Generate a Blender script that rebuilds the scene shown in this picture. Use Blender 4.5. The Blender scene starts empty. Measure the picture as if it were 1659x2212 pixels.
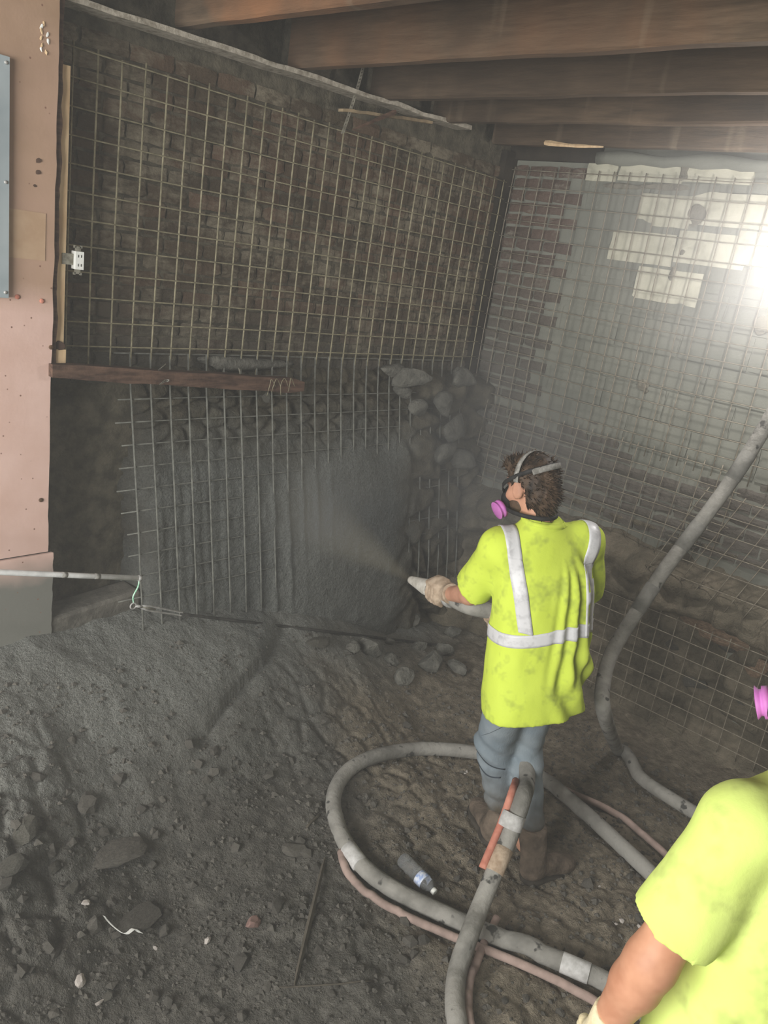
import bpy, math, random
import numpy as np
from mathutils import Vector, Matrix
from mathutils.bvhtree import BVHTree

scene = bpy.context.scene
COL = scene.collection
random.seed(7)
RNG = np.random.default_rng(11)

# ------------------------------------------------------------------ camera
FPX = 1700.0
CAM = np.array([-4.52, -3.28, 2.40])
ROT = np.array([[0.6803689, 0.12479446, -0.72216654],
                [-0.71755434, 0.31383277, -0.62179157],
                [0.14904339, 0.94124138, 0.30306886]])      # camera axes -> world
cd = bpy.data.cameras.new('camera')
cam = bpy.data.objects.new('camera', cd); COL.objects.link(cam)
cd.sensor_fit = 'VERTICAL'; cd.sensor_height = 24.0; cd.lens = FPX / 2212 * 24.0
cd.clip_start = 0.02
m4 = Matrix([list(ROT[0]) + [CAM[0]], list(ROT[1]) + [CAM[1]], list(ROT[2]) + [CAM[2]], [0, 0, 0, 1]])
cam.matrix_world = m4
scene.camera = cam

# ------------------------------------------------------------------ light, exposure
world = bpy.data.worlds.new('world'); scene.world = world; world.use_nodes = True
bg = world.node_tree.nodes['Background']
bg.inputs[0].default_value = (0.86, 0.93, 1.0, 1); bg.inputs[1].default_value = 0.6
def area(name, loc, target, sx, sy, energy, color):
    l = bpy.data.lights.new(name, 'AREA'); l.shape = 'RECTANGLE'; l.size = sx; l.size_y = sy
    l.energy = energy; l.color = color
    o = bpy.data.objects.new(name, l); COL.objects.link(o); o.location = loc
    o.rotation_euler = (Vector(target) - Vector(loc)).to_track_quat('-Z', 'Y').to_euler()
    return o
# daylight coming in through the wide opening in the wall behind the photographer
area('daylight_opening', (-7.15, -2.2, 2.15), (-1.0, -1.6, 1.0), 3.2, 1.9, 400, (1.0, 0.995, 0.96))
vs = scene.view_settings
vs.view_transform = 'Standard'; vs.look = 'None'; vs.gamma = 1.0; vs.use_curve_mapping = False
vs.exposure = 0.0
HAZE = 0.028                 # density of the dust in the air, per metre
scene.cycles.use_denoising = True
scene.cycles.max_bounces = 5
scene.cycles.diffuse_bounces = 3
scene.cycles.volume_bounces = 0
scene.cycles.volume_step_rate = 4.0
scene.cycles.volume_max_steps = 64
scene.cycles.use_adaptive_sampling = True
scene.cycles.adaptive_threshold = 0.07
scene.cycles.transparent_max_bounces = 12

# ------------------------------------------------------------------ placing helpers: sight line meets a real plane
def ray(x, y):
    v = np.array([x - 829.5, -(y - 1106.0), -FPX]); v /= np.linalg.norm(v)
    return ROT @ v
def on_x(x, y, X=0.0): r = ray(x, y); return CAM + r * ((X - CAM[0]) / r[0])
def on_y(x, y, Y=0.0): r = ray(x, y); return CAM + r * ((Y - CAM[1]) / r[1])
def on_z(x, y, Z=0.0): r = ray(x, y); return CAM + r * ((Z - CAM[2]) / r[2])
FWD = -ROT[:, 2]
def at_d(x, y, d): r = ray(x, y); return CAM + r * (d / (r @ FWD))

# ------------------------------------------------------------------ noise
def _hash(ix, iy, iz, seed):
    n = (ix * 374761393 + iy * 668265263 + iz * 2147483647 + seed * 1274126177) & 0xffffffff
    n = ((n ^ (n >> 13)) * 1274126177) & 0xffffffff
    n = (n ^ (n >> 16)) & 0xffffff
    return n / float(0xffffff)
def vnoise(x, y, z, seed=0):
    x, y, z = np.broadcast_arrays(np.asarray(x, float), np.asarray(y, float), np.asarray(z, float))
    xi, yi, zi = np.floor(x).astype(np.int64), np.floor(y).astype(np.int64), np.floor(z).astype(np.int64)
    fx, fy, fz = x - xi, y - yi, z - zi
    fx, fy, fz = [f * f * (3 - 2 * f) for f in (fx, fy, fz)]
    r = 0
    for dx in (0, 1):
        for dy in (0, 1):
            for dz in (0, 1):
                w = (fx if dx else 1 - fx) * (fy if dy else 1 - fy) * (fz if dz else 1 - fz)
                r = r + w * _hash(xi + dx, yi + dy, zi + dz, seed)
    return r * 2 - 1
def fbm(x, y, z=0.0, octv=4, seed=0):
    a, s, t = 1.0, 0.0, 0.0
    for o in range(octv):
        s = s + a * vnoise(np.asarray(x) * 2 ** o, np.asarray(y) * 2 ** o, np.asarray(z) * 2 ** o, seed + o); t += a; a *= 0.5
    return s / t
def worley(x, y, seed=0):
    """distance to the nearest and second nearest jittered cell point"""
    x = np.asarray(x, float); y = np.asarray(y, float)
    xi, yi = np.floor(x).astype(np.int64), np.floor(y).astype(np.int64)
    d1 = np.full(x.shape, 9.0); d2 = np.full(x.shape, 9.0)
    for dx in (-1, 0, 1):
        for dy in (-1, 0, 1):
            px = xi + dx + 0.15 + 0.7 * _hash(xi + dx, yi + dy, 0 * xi, seed)
            py = yi + dy + 0.15 + 0.7 * _hash(xi + dx, yi + dy, 0 * xi + 1, seed + 5)
            d = np.hypot(px - x, py - y)
            n1 = np.minimum(d1, d); d2 = np.minimum(np.maximum(d1, d), d2); d1 = n1
    return d1, d2
def sstep(a, b, x):
    t = np.clip((np.asarray(x, float) - a) / (b - a), 0, 1); return t * t * (3 - 2 * t)

# ------------------------------------------------------------------ materials
MATS = {}
def lin(c):
    return tuple(((v / 12.92) if v <= 0.04045 else ((v + 0.055) / 1.055) ** 2.4) for v in c)
def S(r, g, b): return lin((r / 255, g / 255, b / 255))
class NT:
    def __init__(s, name):
        s.m = bpy.data.materials.new(name); s.m.use_nodes = True; s.t = s.m.node_tree
        s.b = s.t.nodes['Principled BSDF']; MATS[name] = s.m
    def n(s, typ, **kw):
        o = s.t.nodes.new(typ)
        for k, v in kw.items(): setattr(o, k, v)
        return o
    def l(s, a, b): s.t.links.new(a, b)
    def coord(s, kind):
        if kind == 'pos': return s.n('ShaderNodeNewGeometry').outputs['Position']
        return s.n('ShaderNodeTexCoord').outputs['Object']
    def noise(s, co, scale, detail=5, rough=0.6, stretch=None):
        if stretch:
            mp = s.n('ShaderNodeMapping'); mp.inputs['Scale'].default_value = stretch; s.l(co, mp.inputs[0]); co = mp.outputs[0]
        n = s.n('ShaderNodeTexNoise'); n.inputs['Scale'].default_value = scale
        n.inputs['Detail'].default_value = min(detail, 3); n.inputs['Roughness'].default_value = rough
        s.l(co, n.inputs['Vector']); return n.outputs['Fac']
    def ramp(s, fac, stops):
        r = s.n('ShaderNodeValToRGB'); e = r.color_ramp.elements
        while len(e) < len(stops): e.new(0.5)
        for q, (p, c) in zip(e, stops): q.position = p; q.color = (c[0], c[1], c[2], 1)
        s.l(fac, r.inputs[0]); return r.outputs[0]
    def mask(s, fac, a, b):
        r = s.n('ShaderNodeMapRange'); r.inputs[1].default_value = a; r.inputs[2].default_value = b
        s.l(fac, r.inputs[0]); return r.outputs[0]
    def mix(s, f, a, b, mode='MIX'):
        x = s.n('ShaderNodeMix', data_type='RGBA', blend_type=mode)
        if hasattr(f, 'links'): s.l(f, x.inputs[0])
        else: x.inputs[0].default_value = f
        for v, i in ((a, 6), (b, 7)):
            if hasattr(v, 'links'): s.l(v, x.inputs[i])
            else: x.inputs[i].default_value = (*v, 1)
        return x.outputs[2]
    def math(s, op, a, b):
        x = s.n('ShaderNodeMath', operation=op)
        for v, i in ((a, 0), (b, 1)):
            if hasattr(v, 'links'): s.l(v, x.inputs[i])
            else: x.inputs[i].default_value = v
        return x.outputs[0]
    def sep(s, co):
        x = s.n('ShaderNodeSeparateXYZ'); s.l(co, x.inputs[0]); return x.outputs
    def fin(s, col=None, rough=0.9, metal=0.0, bump=None, bs=0.3, bd=0.01, spec=0.3):
        if col is not None:
            if hasattr(col, 'links'): s.l(col, s.b.inputs['Base Color'])
            else: s.b.inputs['Base Color'].default_value = (*col, 1)
        s.b.inputs['Roughness'].default_value = rough; s.b.inputs['Metallic'].default_value = metal
        s.b.inputs['Specular IOR Level'].default_value = spec
        if bump is not None:
            b = s.n('ShaderNodeBump'); b.inputs['Strength'].default_value = bs; b.inputs['Distance'].default_value = bd
            s.l(bump, b.inputs['Height']); s.l(b.outputs[0], s.b.inputs['Normal'])
        return s.m
def simple(name, c1, c2, scale=12, rough=0.9, metal=0.0, bs=0.3, bscale=60, bd=0.005, coord='obj', rnd=0.0, lo=0.35, hi=0.65, stretch=None, spec=0.3):
    t = NT(name); co = t.coord(coord)
    f = t.noise(co, scale, stretch=stretch)
    col = t.ramp(f, [(lo, c1), (hi, c2)])
    if rnd:
        oi = t.n('ShaderNodeObjectInfo').outputs['Random']
        k = t.mask(oi, 0, 1)
        hs = t.n('ShaderNodeHueSaturation'); v = t.n('ShaderNodeMapRange'); v.inputs[3].default_value = 1 - rnd; v.inputs[4].default_value = 1 + rnd
        t.l(oi, v.inputs[0]); t.l(v.outputs[0], hs.inputs['Value']); t.l(col, hs.inputs['Color']); col = hs.outputs[0]
    return t.fin(col, rough, metal, t.noise(co, bscale, 4), bs, bd, spec)

simple('old_timber', S(70, 52, 38), S(112, 84, 60), 5, bs=0.4, bscale=30, coord='pos', stretch=(6, 1, 6))
simple('beam_timber', S(66, 48, 40), S(104, 80, 66), 9, bs=0.5, bscale=40, stretch=(1, 6, 6))
simple('pine', S(206, 172, 132), S(234, 206, 166), 4, bs=0.2, bscale=60, stretch=(8, 8, 1))
simple('panel_tan', S(178, 148, 120), S(194, 166, 138), 8, bs=0.1, coord='pos')
simple('lath', S(110, 96, 76), S(168, 148, 118), 6, bs=0.4)
simple('dusty_board', S(120, 112, 98), S(176, 168, 154), 30, bs=0.6, bscale=90, lo=0.3, hi=0.6)
simple('galvanized', S(120, 116, 104), S(168, 164, 150), 40, rough=0.5, metal=0.4, bs=0.2)
simple('wire', S(122, 116, 94), S(160, 152, 126), 30, rough=0.7, metal=0.2, bs=0.4, bscale=120, coord='pos')
simple('wire_coated', S(92, 92, 86), S(120, 120, 112), 30, rough=0.95, bs=0.5, bscale=120, coord='pos')
simple('wire_right', S(118, 110, 96), S(150, 142, 126), 30, rough=0.7, metal=0.2, bs=0.4, bscale=120, coord='pos')
simple('mortar', S(60, 56, 46), S(96, 90, 76), 14, bs=0.8, bscale=50, bd=0.01, coord='pos')
simple('stone', S(74, 72, 64), S(104, 101, 92), 10, bs=0.7, bscale=40, bd=0.01, rnd=0.2)
simple('foundation', S(78, 77, 71), S(106, 104, 96), 18, bs=0.9, bscale=50, bd=0.012, coord='pos', rnd=0.1)
simple('rubble_dark', S(78, 75, 69), S(106, 102, 94), 12, bs=0.6, bscale=50, bd=0.008, rnd=0.22)
simple('rubble_pale', S(165, 155, 148), S(205, 198, 190), 14, bs=0.4, rnd=0.1)
simple('rubble_pink', S(138, 108, 100), S(166, 136, 126), 14, bs=0.4, rnd=0.1)
simple('footing', S(112, 94, 78), S(158, 134, 112), 9, bs=0.7, bscale=30, bd=0.012)
simple('white_plastic', S(225, 225, 218), S(240, 240, 236), 10, rough=0.4, bs=0.05)
simple('white_pipe', S(206, 206, 204), S(232, 232, 230), 18, rough=0.5, bs=0.2)
simple('steel', S(150, 148, 144), S(186, 184, 180), 40, rough=0.5, metal=0.2, bs=0.2)
simple('box_grey', S(150, 160, 164), S(164, 173, 176), 6, rough=0.5, bs=0.05)
simple('black_rubber', S(26, 26, 27), S(48, 47, 46), 30, rough=0.7, bs=0.3)
simple('cable', S(40, 39, 37), S(62, 60, 56), 30, rough=0.8, bs=0.3)
simple('cord_green', S(120, 190, 150), S(205, 230, 214), 120, rough=0.8, bs=0.2)
simple('filter_pink', S(180, 100, 170), S(196, 118, 186), 20, rough=0.6, bs=0.1)
simple('strap_grey', S(112, 110, 104), S(165, 162, 156), 40, rough=0.8, bs=0.2)
simple('glove', S(150, 128, 106), S(190, 170, 148), 22, bs=0.5, bscale=70)
simple('glove_cream', S(205, 190, 150), S(225, 212, 178), 22, bs=0.4, bscale=70)
simple('hair', S(38, 30, 24), S(84, 66, 50), 26, rough=0.6, bs=0.6, bscale=120, stretch=(1, 1, 0.4))
simple('boot', S(78, 68, 58), S(116, 102, 88), 14, bs=0.7, bscale=40, bd=0.01)
simple('boot_sole', S(44, 40, 36), S(70, 64, 56), 14, bs=0.6)
simple('tape_grey', S(172, 170, 166), S(205, 203, 200), 30, rough=0.5, bs=0.3)
simple('hose_red', S(178, 110, 92), S(206, 142, 122), 14, rough=0.8, bs=0.3, coord='pos')
simple('hose_pink_dusty', S(138, 120, 112), S(172, 150, 140), 10, rough=0.9, bs=0.4, coord='pos')
simple('collar', S(100, 99, 94), S(132, 130, 124), 12, bs=0.4, coord='pos')
simple('nozzle', S(170, 164, 152), S(205, 200, 190), 24, rough=0.7, bs=0.3)
simple('stripe', S(186, 185, 186), S(212, 211, 212), 30, rough=0.35, bs=0.1, bscale=200, lo=0.3, hi=0.5)
simple('wood_stake', S(72, 67, 58), S(94, 88, 77), 10, bs=0.4)
simple('lamp_black', S(30, 30, 30), S(46, 46, 44), 12, rough=0.5, bs=0.1)
simple('eye_white', S(225, 220, 212), S(235, 232, 226), 4, rough=0.2, bs=0)
simple('bag_dark', S(48, 47, 44), S(66, 64, 60), 14, bs=0.4)

# brick: colour per brick, smeared mortar and dust over it
def brick_mat(name, cols, smear, s_lo, s_hi, dust_z=None, dust=S(74, 72, 66)):
    t = NT(name); co = t.coord('pos')
    oi = t.n('ShaderNodeObjectInfo').outputs['Random']
    c = t.ramp(oi, cols)
    g = t.noise(co, 40, 5)
    c = t.mix(t.mask(g, 0.35, 0.7), c, (0.5, 0.5, 0.5), 'SOFT_LIGHT')
    f1 = t.noise(co, 3.2, 6, 0.65); f2 = t.noise(co, 15, 5, 0.7, stretch=(1, 1, 2.2))
    f = t.math('ADD', t.math('MULTIPLY', f1, 0.6), t.math('MULTIPLY', f2, 0.4))
    c = t.mix(t.mask(f, s_lo, s_hi), c, smear)
    if dust_z:
        z = t.sep(co)[2]
        zz = t.math('ADD', z, t.math('MULTIPLY', f1, 0.5))
        c = t.mix(t.mask(zz, dust_z[0], dust_z[1]), dust, c)
    return t.fin(c, 0.95, 0, t.math('ADD', t.noise(co, 60, 5), t.math('MULTIPLY', f2, 1.5)), 0.7, 0.008, 0.2)
brick_mat('brick_old', [(0.0, S(66, 58, 47)), (0.35, S(80, 68, 55)), (0.6, S(92, 74, 60)), (0.8, S(72, 65, 52)), (1.0, S(98, 79, 65))], S(122, 114, 98), 0.47, 0.6, (1.9, 2.4))
brick_mat('brick_red', [(0.0, S(82, 71, 64)), (0.5, S(98, 82, 73)), (1.0, S(90, 76, 70))], S(128, 122, 111), 0.52, 0.62, (2.3, 2.95), S(96, 91, 84))
t = NT('block'); co = t.coord('pos')          # concrete block, grey parge
f = t.noise(co, 3, 5)
t.fin(t.ramp(f, [(0.35, S(114, 115, 106)), (0.65, S(128, 128, 118))]), 0.95, 0, t.noise(co, 70, 5), 0.35, 0.006, 0.2)
t = NT('block_cream'); co = t.coord('pos')     # cream paint left on some blocks
f = t.noise(co, 9, 5)
t.fin(t.ramp(f, [(0.3, S(158, 155, 138)), (0.5, S(184, 181, 162)), (0.7, S(192, 188, 170))]), 0.9, 0, t.noise(co, 60, 5), 0.3, 0.005, 0.2)
t = NT('parge_dark'); co = t.coord('pos')
t.fin(t.ramp(t.noise(co, 6, 5), [(0.3, S(104, 100, 90)), (0.7, S(134, 129, 116))]), 0.95, 0, t.noise(co, 40, 5), 0.6, 0.01, 0.2)

# shotcrete coat: grey sprayed concrete, browner where rubble shows through
t = NT('shotcrete'); co = t.coord('pos'); sx = t.sep(co)
f = t.noise(co, 4, 5); g = t.noise(co, 90, 6, 0.75)
c = t.ramp(g, [(0.3, S(78, 80, 77)), (0.7, S(112, 113, 108))])
brown = t.ramp(t.noise(co, 14, 5), [(0.3, S(60, 56, 46)), (0.7, S(98, 92, 78))])
zz = t.math('ADD', sx[2], t.math('MULTIPLY', f, 0.5))
c = t.mix(t.mask(zz, 1.5, 1.85), c, brown)
xx = t.math('ADD', sx[0], t.math('MULTIPLY', f, 0.4))
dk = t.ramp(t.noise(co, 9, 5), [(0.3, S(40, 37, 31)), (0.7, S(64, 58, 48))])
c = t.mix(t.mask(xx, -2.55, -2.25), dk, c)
c = t.mix(t.mask(xx, -0.75, -0.45), c, brown)
t.fin(c, 0.95, 0, t.math('ADD', t.math('MULTIPLY', t.noise(co, 26, 4), 1.6), g), 0.8, 0.014, 0.2)
# earth face under the right wall
t = NT('earth'); co = t.coord('pos')
c = t.ramp(t.noise(co, 5, 6, 0.7), [(0.3, S(78, 73, 62)), (0.55, S(106, 99, 85)), (0.75, S(132, 122, 106))])
t.fin(c, 1.0, 0, t.noise(co, 30, 6, 0.75), 0.9, 0.02, 0.1)
# floor: grey rebound concrete on the left, brown dirt on the right, darker soil in front
t = NT('ground'); co = t.coord('pos'); sx = t.sep(co)
f = t.noise(co, 2.2, 5); g = t.noise(co, 110, 6, 0.75); h = t.noise(co, 22, 5)
grey = t.ramp(g, [(0.3, S(90, 91, 87)), (0.7, S(128, 128, 122))])
dirt = t.ramp(h, [(0.3, S(94, 87, 75)), (0.6, S(126, 117, 102)), (0.8, S(150, 140, 124))])
dark_soil = t.ramp(h, [(0.3, S(74, 72, 67)), (0.7, S(106, 103, 96))])
u = t.math('SUBTRACT', t.math('MULTIPLY', sx[0], 0.15), sx[1])          # grows to the right of the heap
u = t.math('ADD', u, t.math('MULTIPLY', t.math('SUBTRACT', f, 0.5), 0.7))
c = t.mix(t.mask(u, 0.2, 0.75), grey, dark_soil)
v = t.math('ADD', sx[0], t.math('MULTIPLY', t.math('SUBTRACT', f, 0.5), 0.6))
v2 = t.math('SUBTRACT', v, t.math('MULTIPLY', sx[1], 0.55))
c = t.mix(t.mask(v2, -1.55, -1.15), c, t.mix(t.mask(u, 0.15, 0.65), grey, dirt))
t.fin(c, 0.97, 0, t.math('ADD', t.math('MULTIPLY', h, 1.2), t.noise(co, 75, 6, 0.8)), 0.8, 0.016, 0.15)
# painted plywood panel
t = NT('panel_paint'); co = t.coord('pos'); sx = t.sep(co)
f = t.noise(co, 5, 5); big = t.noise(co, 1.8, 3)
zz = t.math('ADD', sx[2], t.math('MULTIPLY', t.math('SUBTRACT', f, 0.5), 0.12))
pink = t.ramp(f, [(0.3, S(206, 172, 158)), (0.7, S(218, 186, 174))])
dim_tan = t.ramp(f, [(0.3, S(150, 122, 96)), (0.7, S(176, 146, 120))])
c = t.mix(t.mask(zz, 2.0, 2.12), pink, t.mix(t.mask(big, 0.35, 0.65), S(182, 150, 130), dim_tan))  # upper part coloured darker and browner, painting in the weaker light there
c = t.mix(t.mask(zz, 0.86, 1.0), S(118, 117, 110), c)
sp = t.n('ShaderNodeTexVoronoi'); sp.inputs['Scale'].default_value = 22; t.l(co, sp.inputs['Vector'])
c = t.mix(t.mask(sp.outputs['Distance'], 0.10, 0.05), c, S(128, 92, 78))
t.fin(c, 0.75, 0, t.noise(co, 50, 4), 0.15, 0.004, 0.3)
# joists: old timber with pale drips where plaster keys ran down
t = NT('joist'); co = t.coord('pos')
g = t.noise(co, 9, 5, 0.6, stretch=(4, 0.5, 5)); big = t.noise(co, 2.0, 4)
c = t.ramp(g, [(0.3, S(78, 65, 52)), (0.7, S(110, 92, 74))])
sj = t.sep(co)[0]
c = t.mix(t.math('MULTIPLY', t.mask(big, 0.4, 0.65), t.mask(sj, -1.6, -2.3)), c, S(132, 94, 66))  # warm light on the nearest joists mixed into their colour
w = t.noise(co, 9, 2, 0.5, stretch=(.5, 1, 0.08))
c = t.mix(t.math('MULTIPLY', t.mask(w, 0.62, 0.72), .6), c, S(150, 134, 112))
c = t.mix(t.mask(t.noise(co, 1.2, 3), 0.42, 0.6), c, t.mix(0.6, c, S(60, 50, 42)))
t.fin(c, 0.9, 0, t.noise(co, 30, 5, stretch=(4, 0.6, 4)), 0.5, 0.006, 0.2)
simple('deck_dark', S(36, 32, 28), S(58, 52, 44), 6, bs=0.4, coord='pos')
# big rubber hose caked with cement dust
t = NT('hose'); co = t.coord('pos')
f = t.noise(co, 7, 5, 0.65); g = t.noise(co, 16, 3, 0.5)
c = t.ramp(f, [(0.35, S(116, 114, 108)), (0.6, S(150, 147, 140))])
c = t.mix(t.mask(g, 0.63, 0.68), c, S(74, 73, 70))
t.fin(c, 0.92, 0, t.noise(co, 45, 5), 0.5, 0.008, 0.2)
# lime work shirt with grime
def shirt_mat(name, c1, c2, grime, a, b):
    t = NT(name); co = t.coord('obj')
    f = t.noise(co, 3.5, 5, 0.6); g = t.noise(co, 9, 5, 0.7)
    c = t.ramp(f, [(0.3, c1), (0.7, c2)])
    c = t.mix(t.mask(g, a, b), c, grime)
    return t.fin(c, 0.85, 0, t.math('ADD', t.noise(co, 22, 3), t.math('MULTIPLY', t.noise(co, 320, 2), 0.15)), 0.3, 0.006, 0.15)
shirt_mat('shirt_lime', S(200, 218, 76), S(208, 226, 88), S(138, 152, 72), 0.52, 0.8)
shirt_mat('shirt_lime_bright', S(206, 222, 118), S(214, 230, 132), S(160, 170, 96), 0.55, 0.85)
t = NT('denim'); co = t.coord('obj'); sx = t.sep(co)
f = t.noise(co, 6, 5); w = t.noise(co, 160, 2, stretch=(1, 1, 0.3))
c = t.ramp(f, [(0.3, S(112, 124, 132)), (0.7, S(142, 150, 154))])
zz = t.math('ADD', sx[2], t.math('MULTIPLY', t.math('SUBTRACT', f, 0.5), 0.35))
c = t.mix(t.mask(zz, 0.66, 0.8), c, S(140, 140, 128))
c = t.mix(t.mask(zz, 0.16, 0.36), S(84, 76, 64), c)
t.fin(c, 0.92, 0, t.math('ADD', w, t.math('MULTIPLY', t.noise(co, 18, 4), 2.0)), 0.3, 0.004, 0.15)
t = NT('denim_seam_shade'); t.fin(S(60, 68, 76), 0.9)
t = NT('skin'); co = t.coord('obj'); f = t.noise(co, 14, 5)
t.fin(t.ramp(f, [(0.3, S(176, 128, 104)), (0.7, S(200, 150, 124))]), 0.6, 0, t.noise(co, 140, 3), 0.15, 0.002, 0.35)
t = NT('skin_tan'); co = t.coord('obj'); f = t.noise(co, 12, 5)
t.fin(t.ramp(f, [(0.3, S(170, 118, 90)), (0.7, S(198, 146, 116))]), 0.55, 0, t.noise(co, 140, 3), 0.15, 0.002, 0.35)
t = NT('clear_plastic')
t.b.inputs['Base Color'].default_value = (0.9, 0.93, 0.95, 1); t.b.inputs['Roughness'].default_value = 0.12
t.b.inputs['Transmission Weight'].default_value = 0.9; t.b.inputs['IOR'].default_value = 1.15
t = NT('bottle_label'); co = t.coord('obj')
t.fin(t.ramp(t.noise(co, 60, 2), [(0.4, S(222, 226, 235)), (0.62, S(150, 170, 212))]), 0.5)
t = NT('lamp_glow'); t.b.inputs['Emission Color'].default_value = (1, 0.97, 0.94, 1); t.b.inputs['Emission Strength'].default_value = 25

# ------------------------------------------------------------------ mesh helpers
def link(name, me, mat=None, parent=None):
    o = bpy.data.objects.new(name, me); COL.objects.link(o)
    if mat is not None and not me.materials: me.materials.append(MATS[mat])
    if parent is not None:
        o.parent = parent
        if parent.name in WORLD: o.matrix_parent_inverse = Matrix.Translation(-Vector(parent.location))
    return o
WORLD = set()          # Empties whose parts are given in world coordinates
def mesh(name, v, f, mat=None, parent=None, smooth=False):
    me = bpy.data.meshes.new(name)
    v = np.asarray(v, float)
    me.from_pydata([tuple(p) for p in v], [], [tuple(int(i) for i in q) for q in f]); me.update()
    if smooth: me.polygons.foreach_set('use_smooth', [True] * len(me.polygons))
    return link(name, me, mat, parent)
def tag(o, label, cat, group=None, kind=None):
    o['label'] = label; o['category'] = cat
    if group: o['group'] = group
    if kind: o['kind'] = kind
    return o
def struct(o, label, cat):
    o['kind'] = 'structure'; o['label'] = label; o['category'] = cat
    return o
def empty(name, loc, rz=0.0):
    o = bpy.data.objects.new(name, None); COL.objects.link(o); o.location = loc; o.rotation_euler = (0, 0, rz)
    o.empty_display_size = 0.1
    return o
def wempty(name, loc):
    o = empty(name, loc); WORLD.add(o.name); return o
def boxd(x0, x1, y0, y1, z0, z1):
    v = [(x, y, z) for x in (x0, x1) for y in (y0, y1) for z in (z0, z1)]
    f = [(0, 1, 3, 2), (4, 6, 7, 5), (0, 4, 5, 1), (2, 3, 7, 6), (0, 2, 6, 4), (1, 5, 7, 3)]
    return v, f
class MB:
    def __init__(s): s.v = []; s.f = []
    def add(s, v, f):
        o = len(s.v); s.v += [tuple(p) for p in v]; s.f += [tuple(i + o for i in q) for q in f]; return s
    def box(s, *a): return s.add(*boxd(*a))
    def obj(s, name, mat, parent=None, smooth=False): return mesh(name, s.v, s.f, mat, parent, smooth)
def tube_d(pts, r, n=10, cap=True):
    pts = np.asarray(pts, float); m = len(pts); r = np.broadcast_to(np.asarray(r, float), (m,))
    T = np.gradient(pts, axis=0); T /= np.linalg.norm(T, axis=1)[:, None] + 1e-12
    u = np.cross(T[0], [0, 0, 1.0]); 
    if np.linalg.norm(u) < 1e-3: u = np.cross(T[0], [0, 1.0, 0])
    u /= np.linalg.norm(u); V = []
    a = np.arange(n) * 2 * math.pi / n
    for i in range(m):
        u = u - T[i] * (u @ T[i]); u /= np.linalg.norm(u); w = np.cross(T[i], u)
        V.append(pts[i] + r[i] * (np.cos(a)[:, None] * u + np.sin(a)[:, None] * w))
    V = np.concatenate(V); F = []
    for i in range(m - 1):
        for j in range(n):
            k = (j + 1) % n; F.append((i * n + j, i * n + k, (i + 1) * n + k, (i + 1) * n + j))
    if cap:
        F.append(tuple(range(n))[::-1]); F.append(tuple((m - 1) * n + j for j in range(n)))
    return V, F
def tube(name, pts, r, mat, parent=None, n=10): 
    v, f = tube_d(pts, r, n); return mesh(name, v, f, mat, parent, True)
def spline(P, n=12):
    P = np.asarray(P, float); P = np.vstack([2 * P[0] - P[1], P, 2 * P[-1] - P[-2]]); out = []
    for i in range(1, len(P) - 2):
        for t in np.linspace(0, 1, n, endpoint=False):
            a, b, c, d = P[i - 1], P[i], P[i + 1], P[i + 2]
            out.append(0.5 * (2 * b + (c - a) * t + (2 * a - 5 * b + 4 * c - d) * t ** 2 + (3 * b - a - 3 * c + d) * t ** 3))
    out.append(P[-2]); return np.array(out)
def grid_faces(nu, nv):
    i, j = np.meshgrid(np.arange(nu - 1), np.arange(nv - 1), indexing='ij'); a = (i * nv + j).ravel()
    return np.stack([a, a + nv, a + nv + 1, a + 1], 1)
def fast_mesh(name, v, quads, mat, parent=None, smooth=True):
    me = bpy.data.meshes.new(name); v = np.asarray(v, np.float32); q = np.asarray(quads, np.int32)
    me.vertices.add(len(v)); me.vertices.foreach_set('co', v.ravel())
    me.loops.add(q.size); me.loops.foreach_set('vertex_index', q.ravel())
    me.polygons.add(len(q)); me.polygons.foreach_set('loop_start', np.arange(len(q), dtype=np.int32) * 4)
    try: me.polygons.foreach_set('loop_total', np.full(len(q), 4, np.int32))
    except Exception: pass
    me.update(calc_edges=True); me.validate()
    if smooth: me.polygons.foreach_set('use_smooth', [True] * len(me.polygons))
    return link(name, me, mat, parent)
def ico():
    p = (1 + 5 ** .5) / 2
    v = np.array([(-1, p, 0), (1, p, 0), (-1, -p, 0), (1, -p, 0), (0, -1, p), (0, 1, p), (0, -1, -p), (0, 1, -p), (p, 0, -1), (p, 0, 1), (-p, 0, -1), (-p, 0, 1)], float)
    v /= np.linalg.norm(v[0])
    f = [(0, 11, 5), (0, 5, 1), (0, 1, 7), (0, 7, 10), (0, 10, 11), (1, 5, 9), (5, 11, 4), (11, 10, 2), (10, 7, 6), (7, 1, 8), (3, 9, 4), (3, 4, 2), (3, 2, 6), (3, 6, 8), (3, 8, 9), (4, 9, 5), (2, 4, 11), (6, 2, 10), (8, 6, 7), (9, 8, 1)]
    return v, f
def ico2():
    v, f = ico(); v = list(map(tuple, v)); cache = {}; F = []
    def mid(a, b):
        k = (min(a, b), max(a, b))
        if k not in cache:
            m = np.array(v[a]) + np.array(v[b]); m /= np.linalg.norm(m); v.append(tuple(m)); cache[k] = len(v) - 1
        return cache[k]
    for a, b, c in f:
        ab, bc, ca = mid(a, b), mid(b, c), mid(c, a); F += [(a, ab, ca), (b, bc, ab), (c, ca, bc), (ab, bc, ca)]
    return np.array(v), F
ICO, ICOF = ico(); ICO2, ICO2F = ico2()
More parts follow.
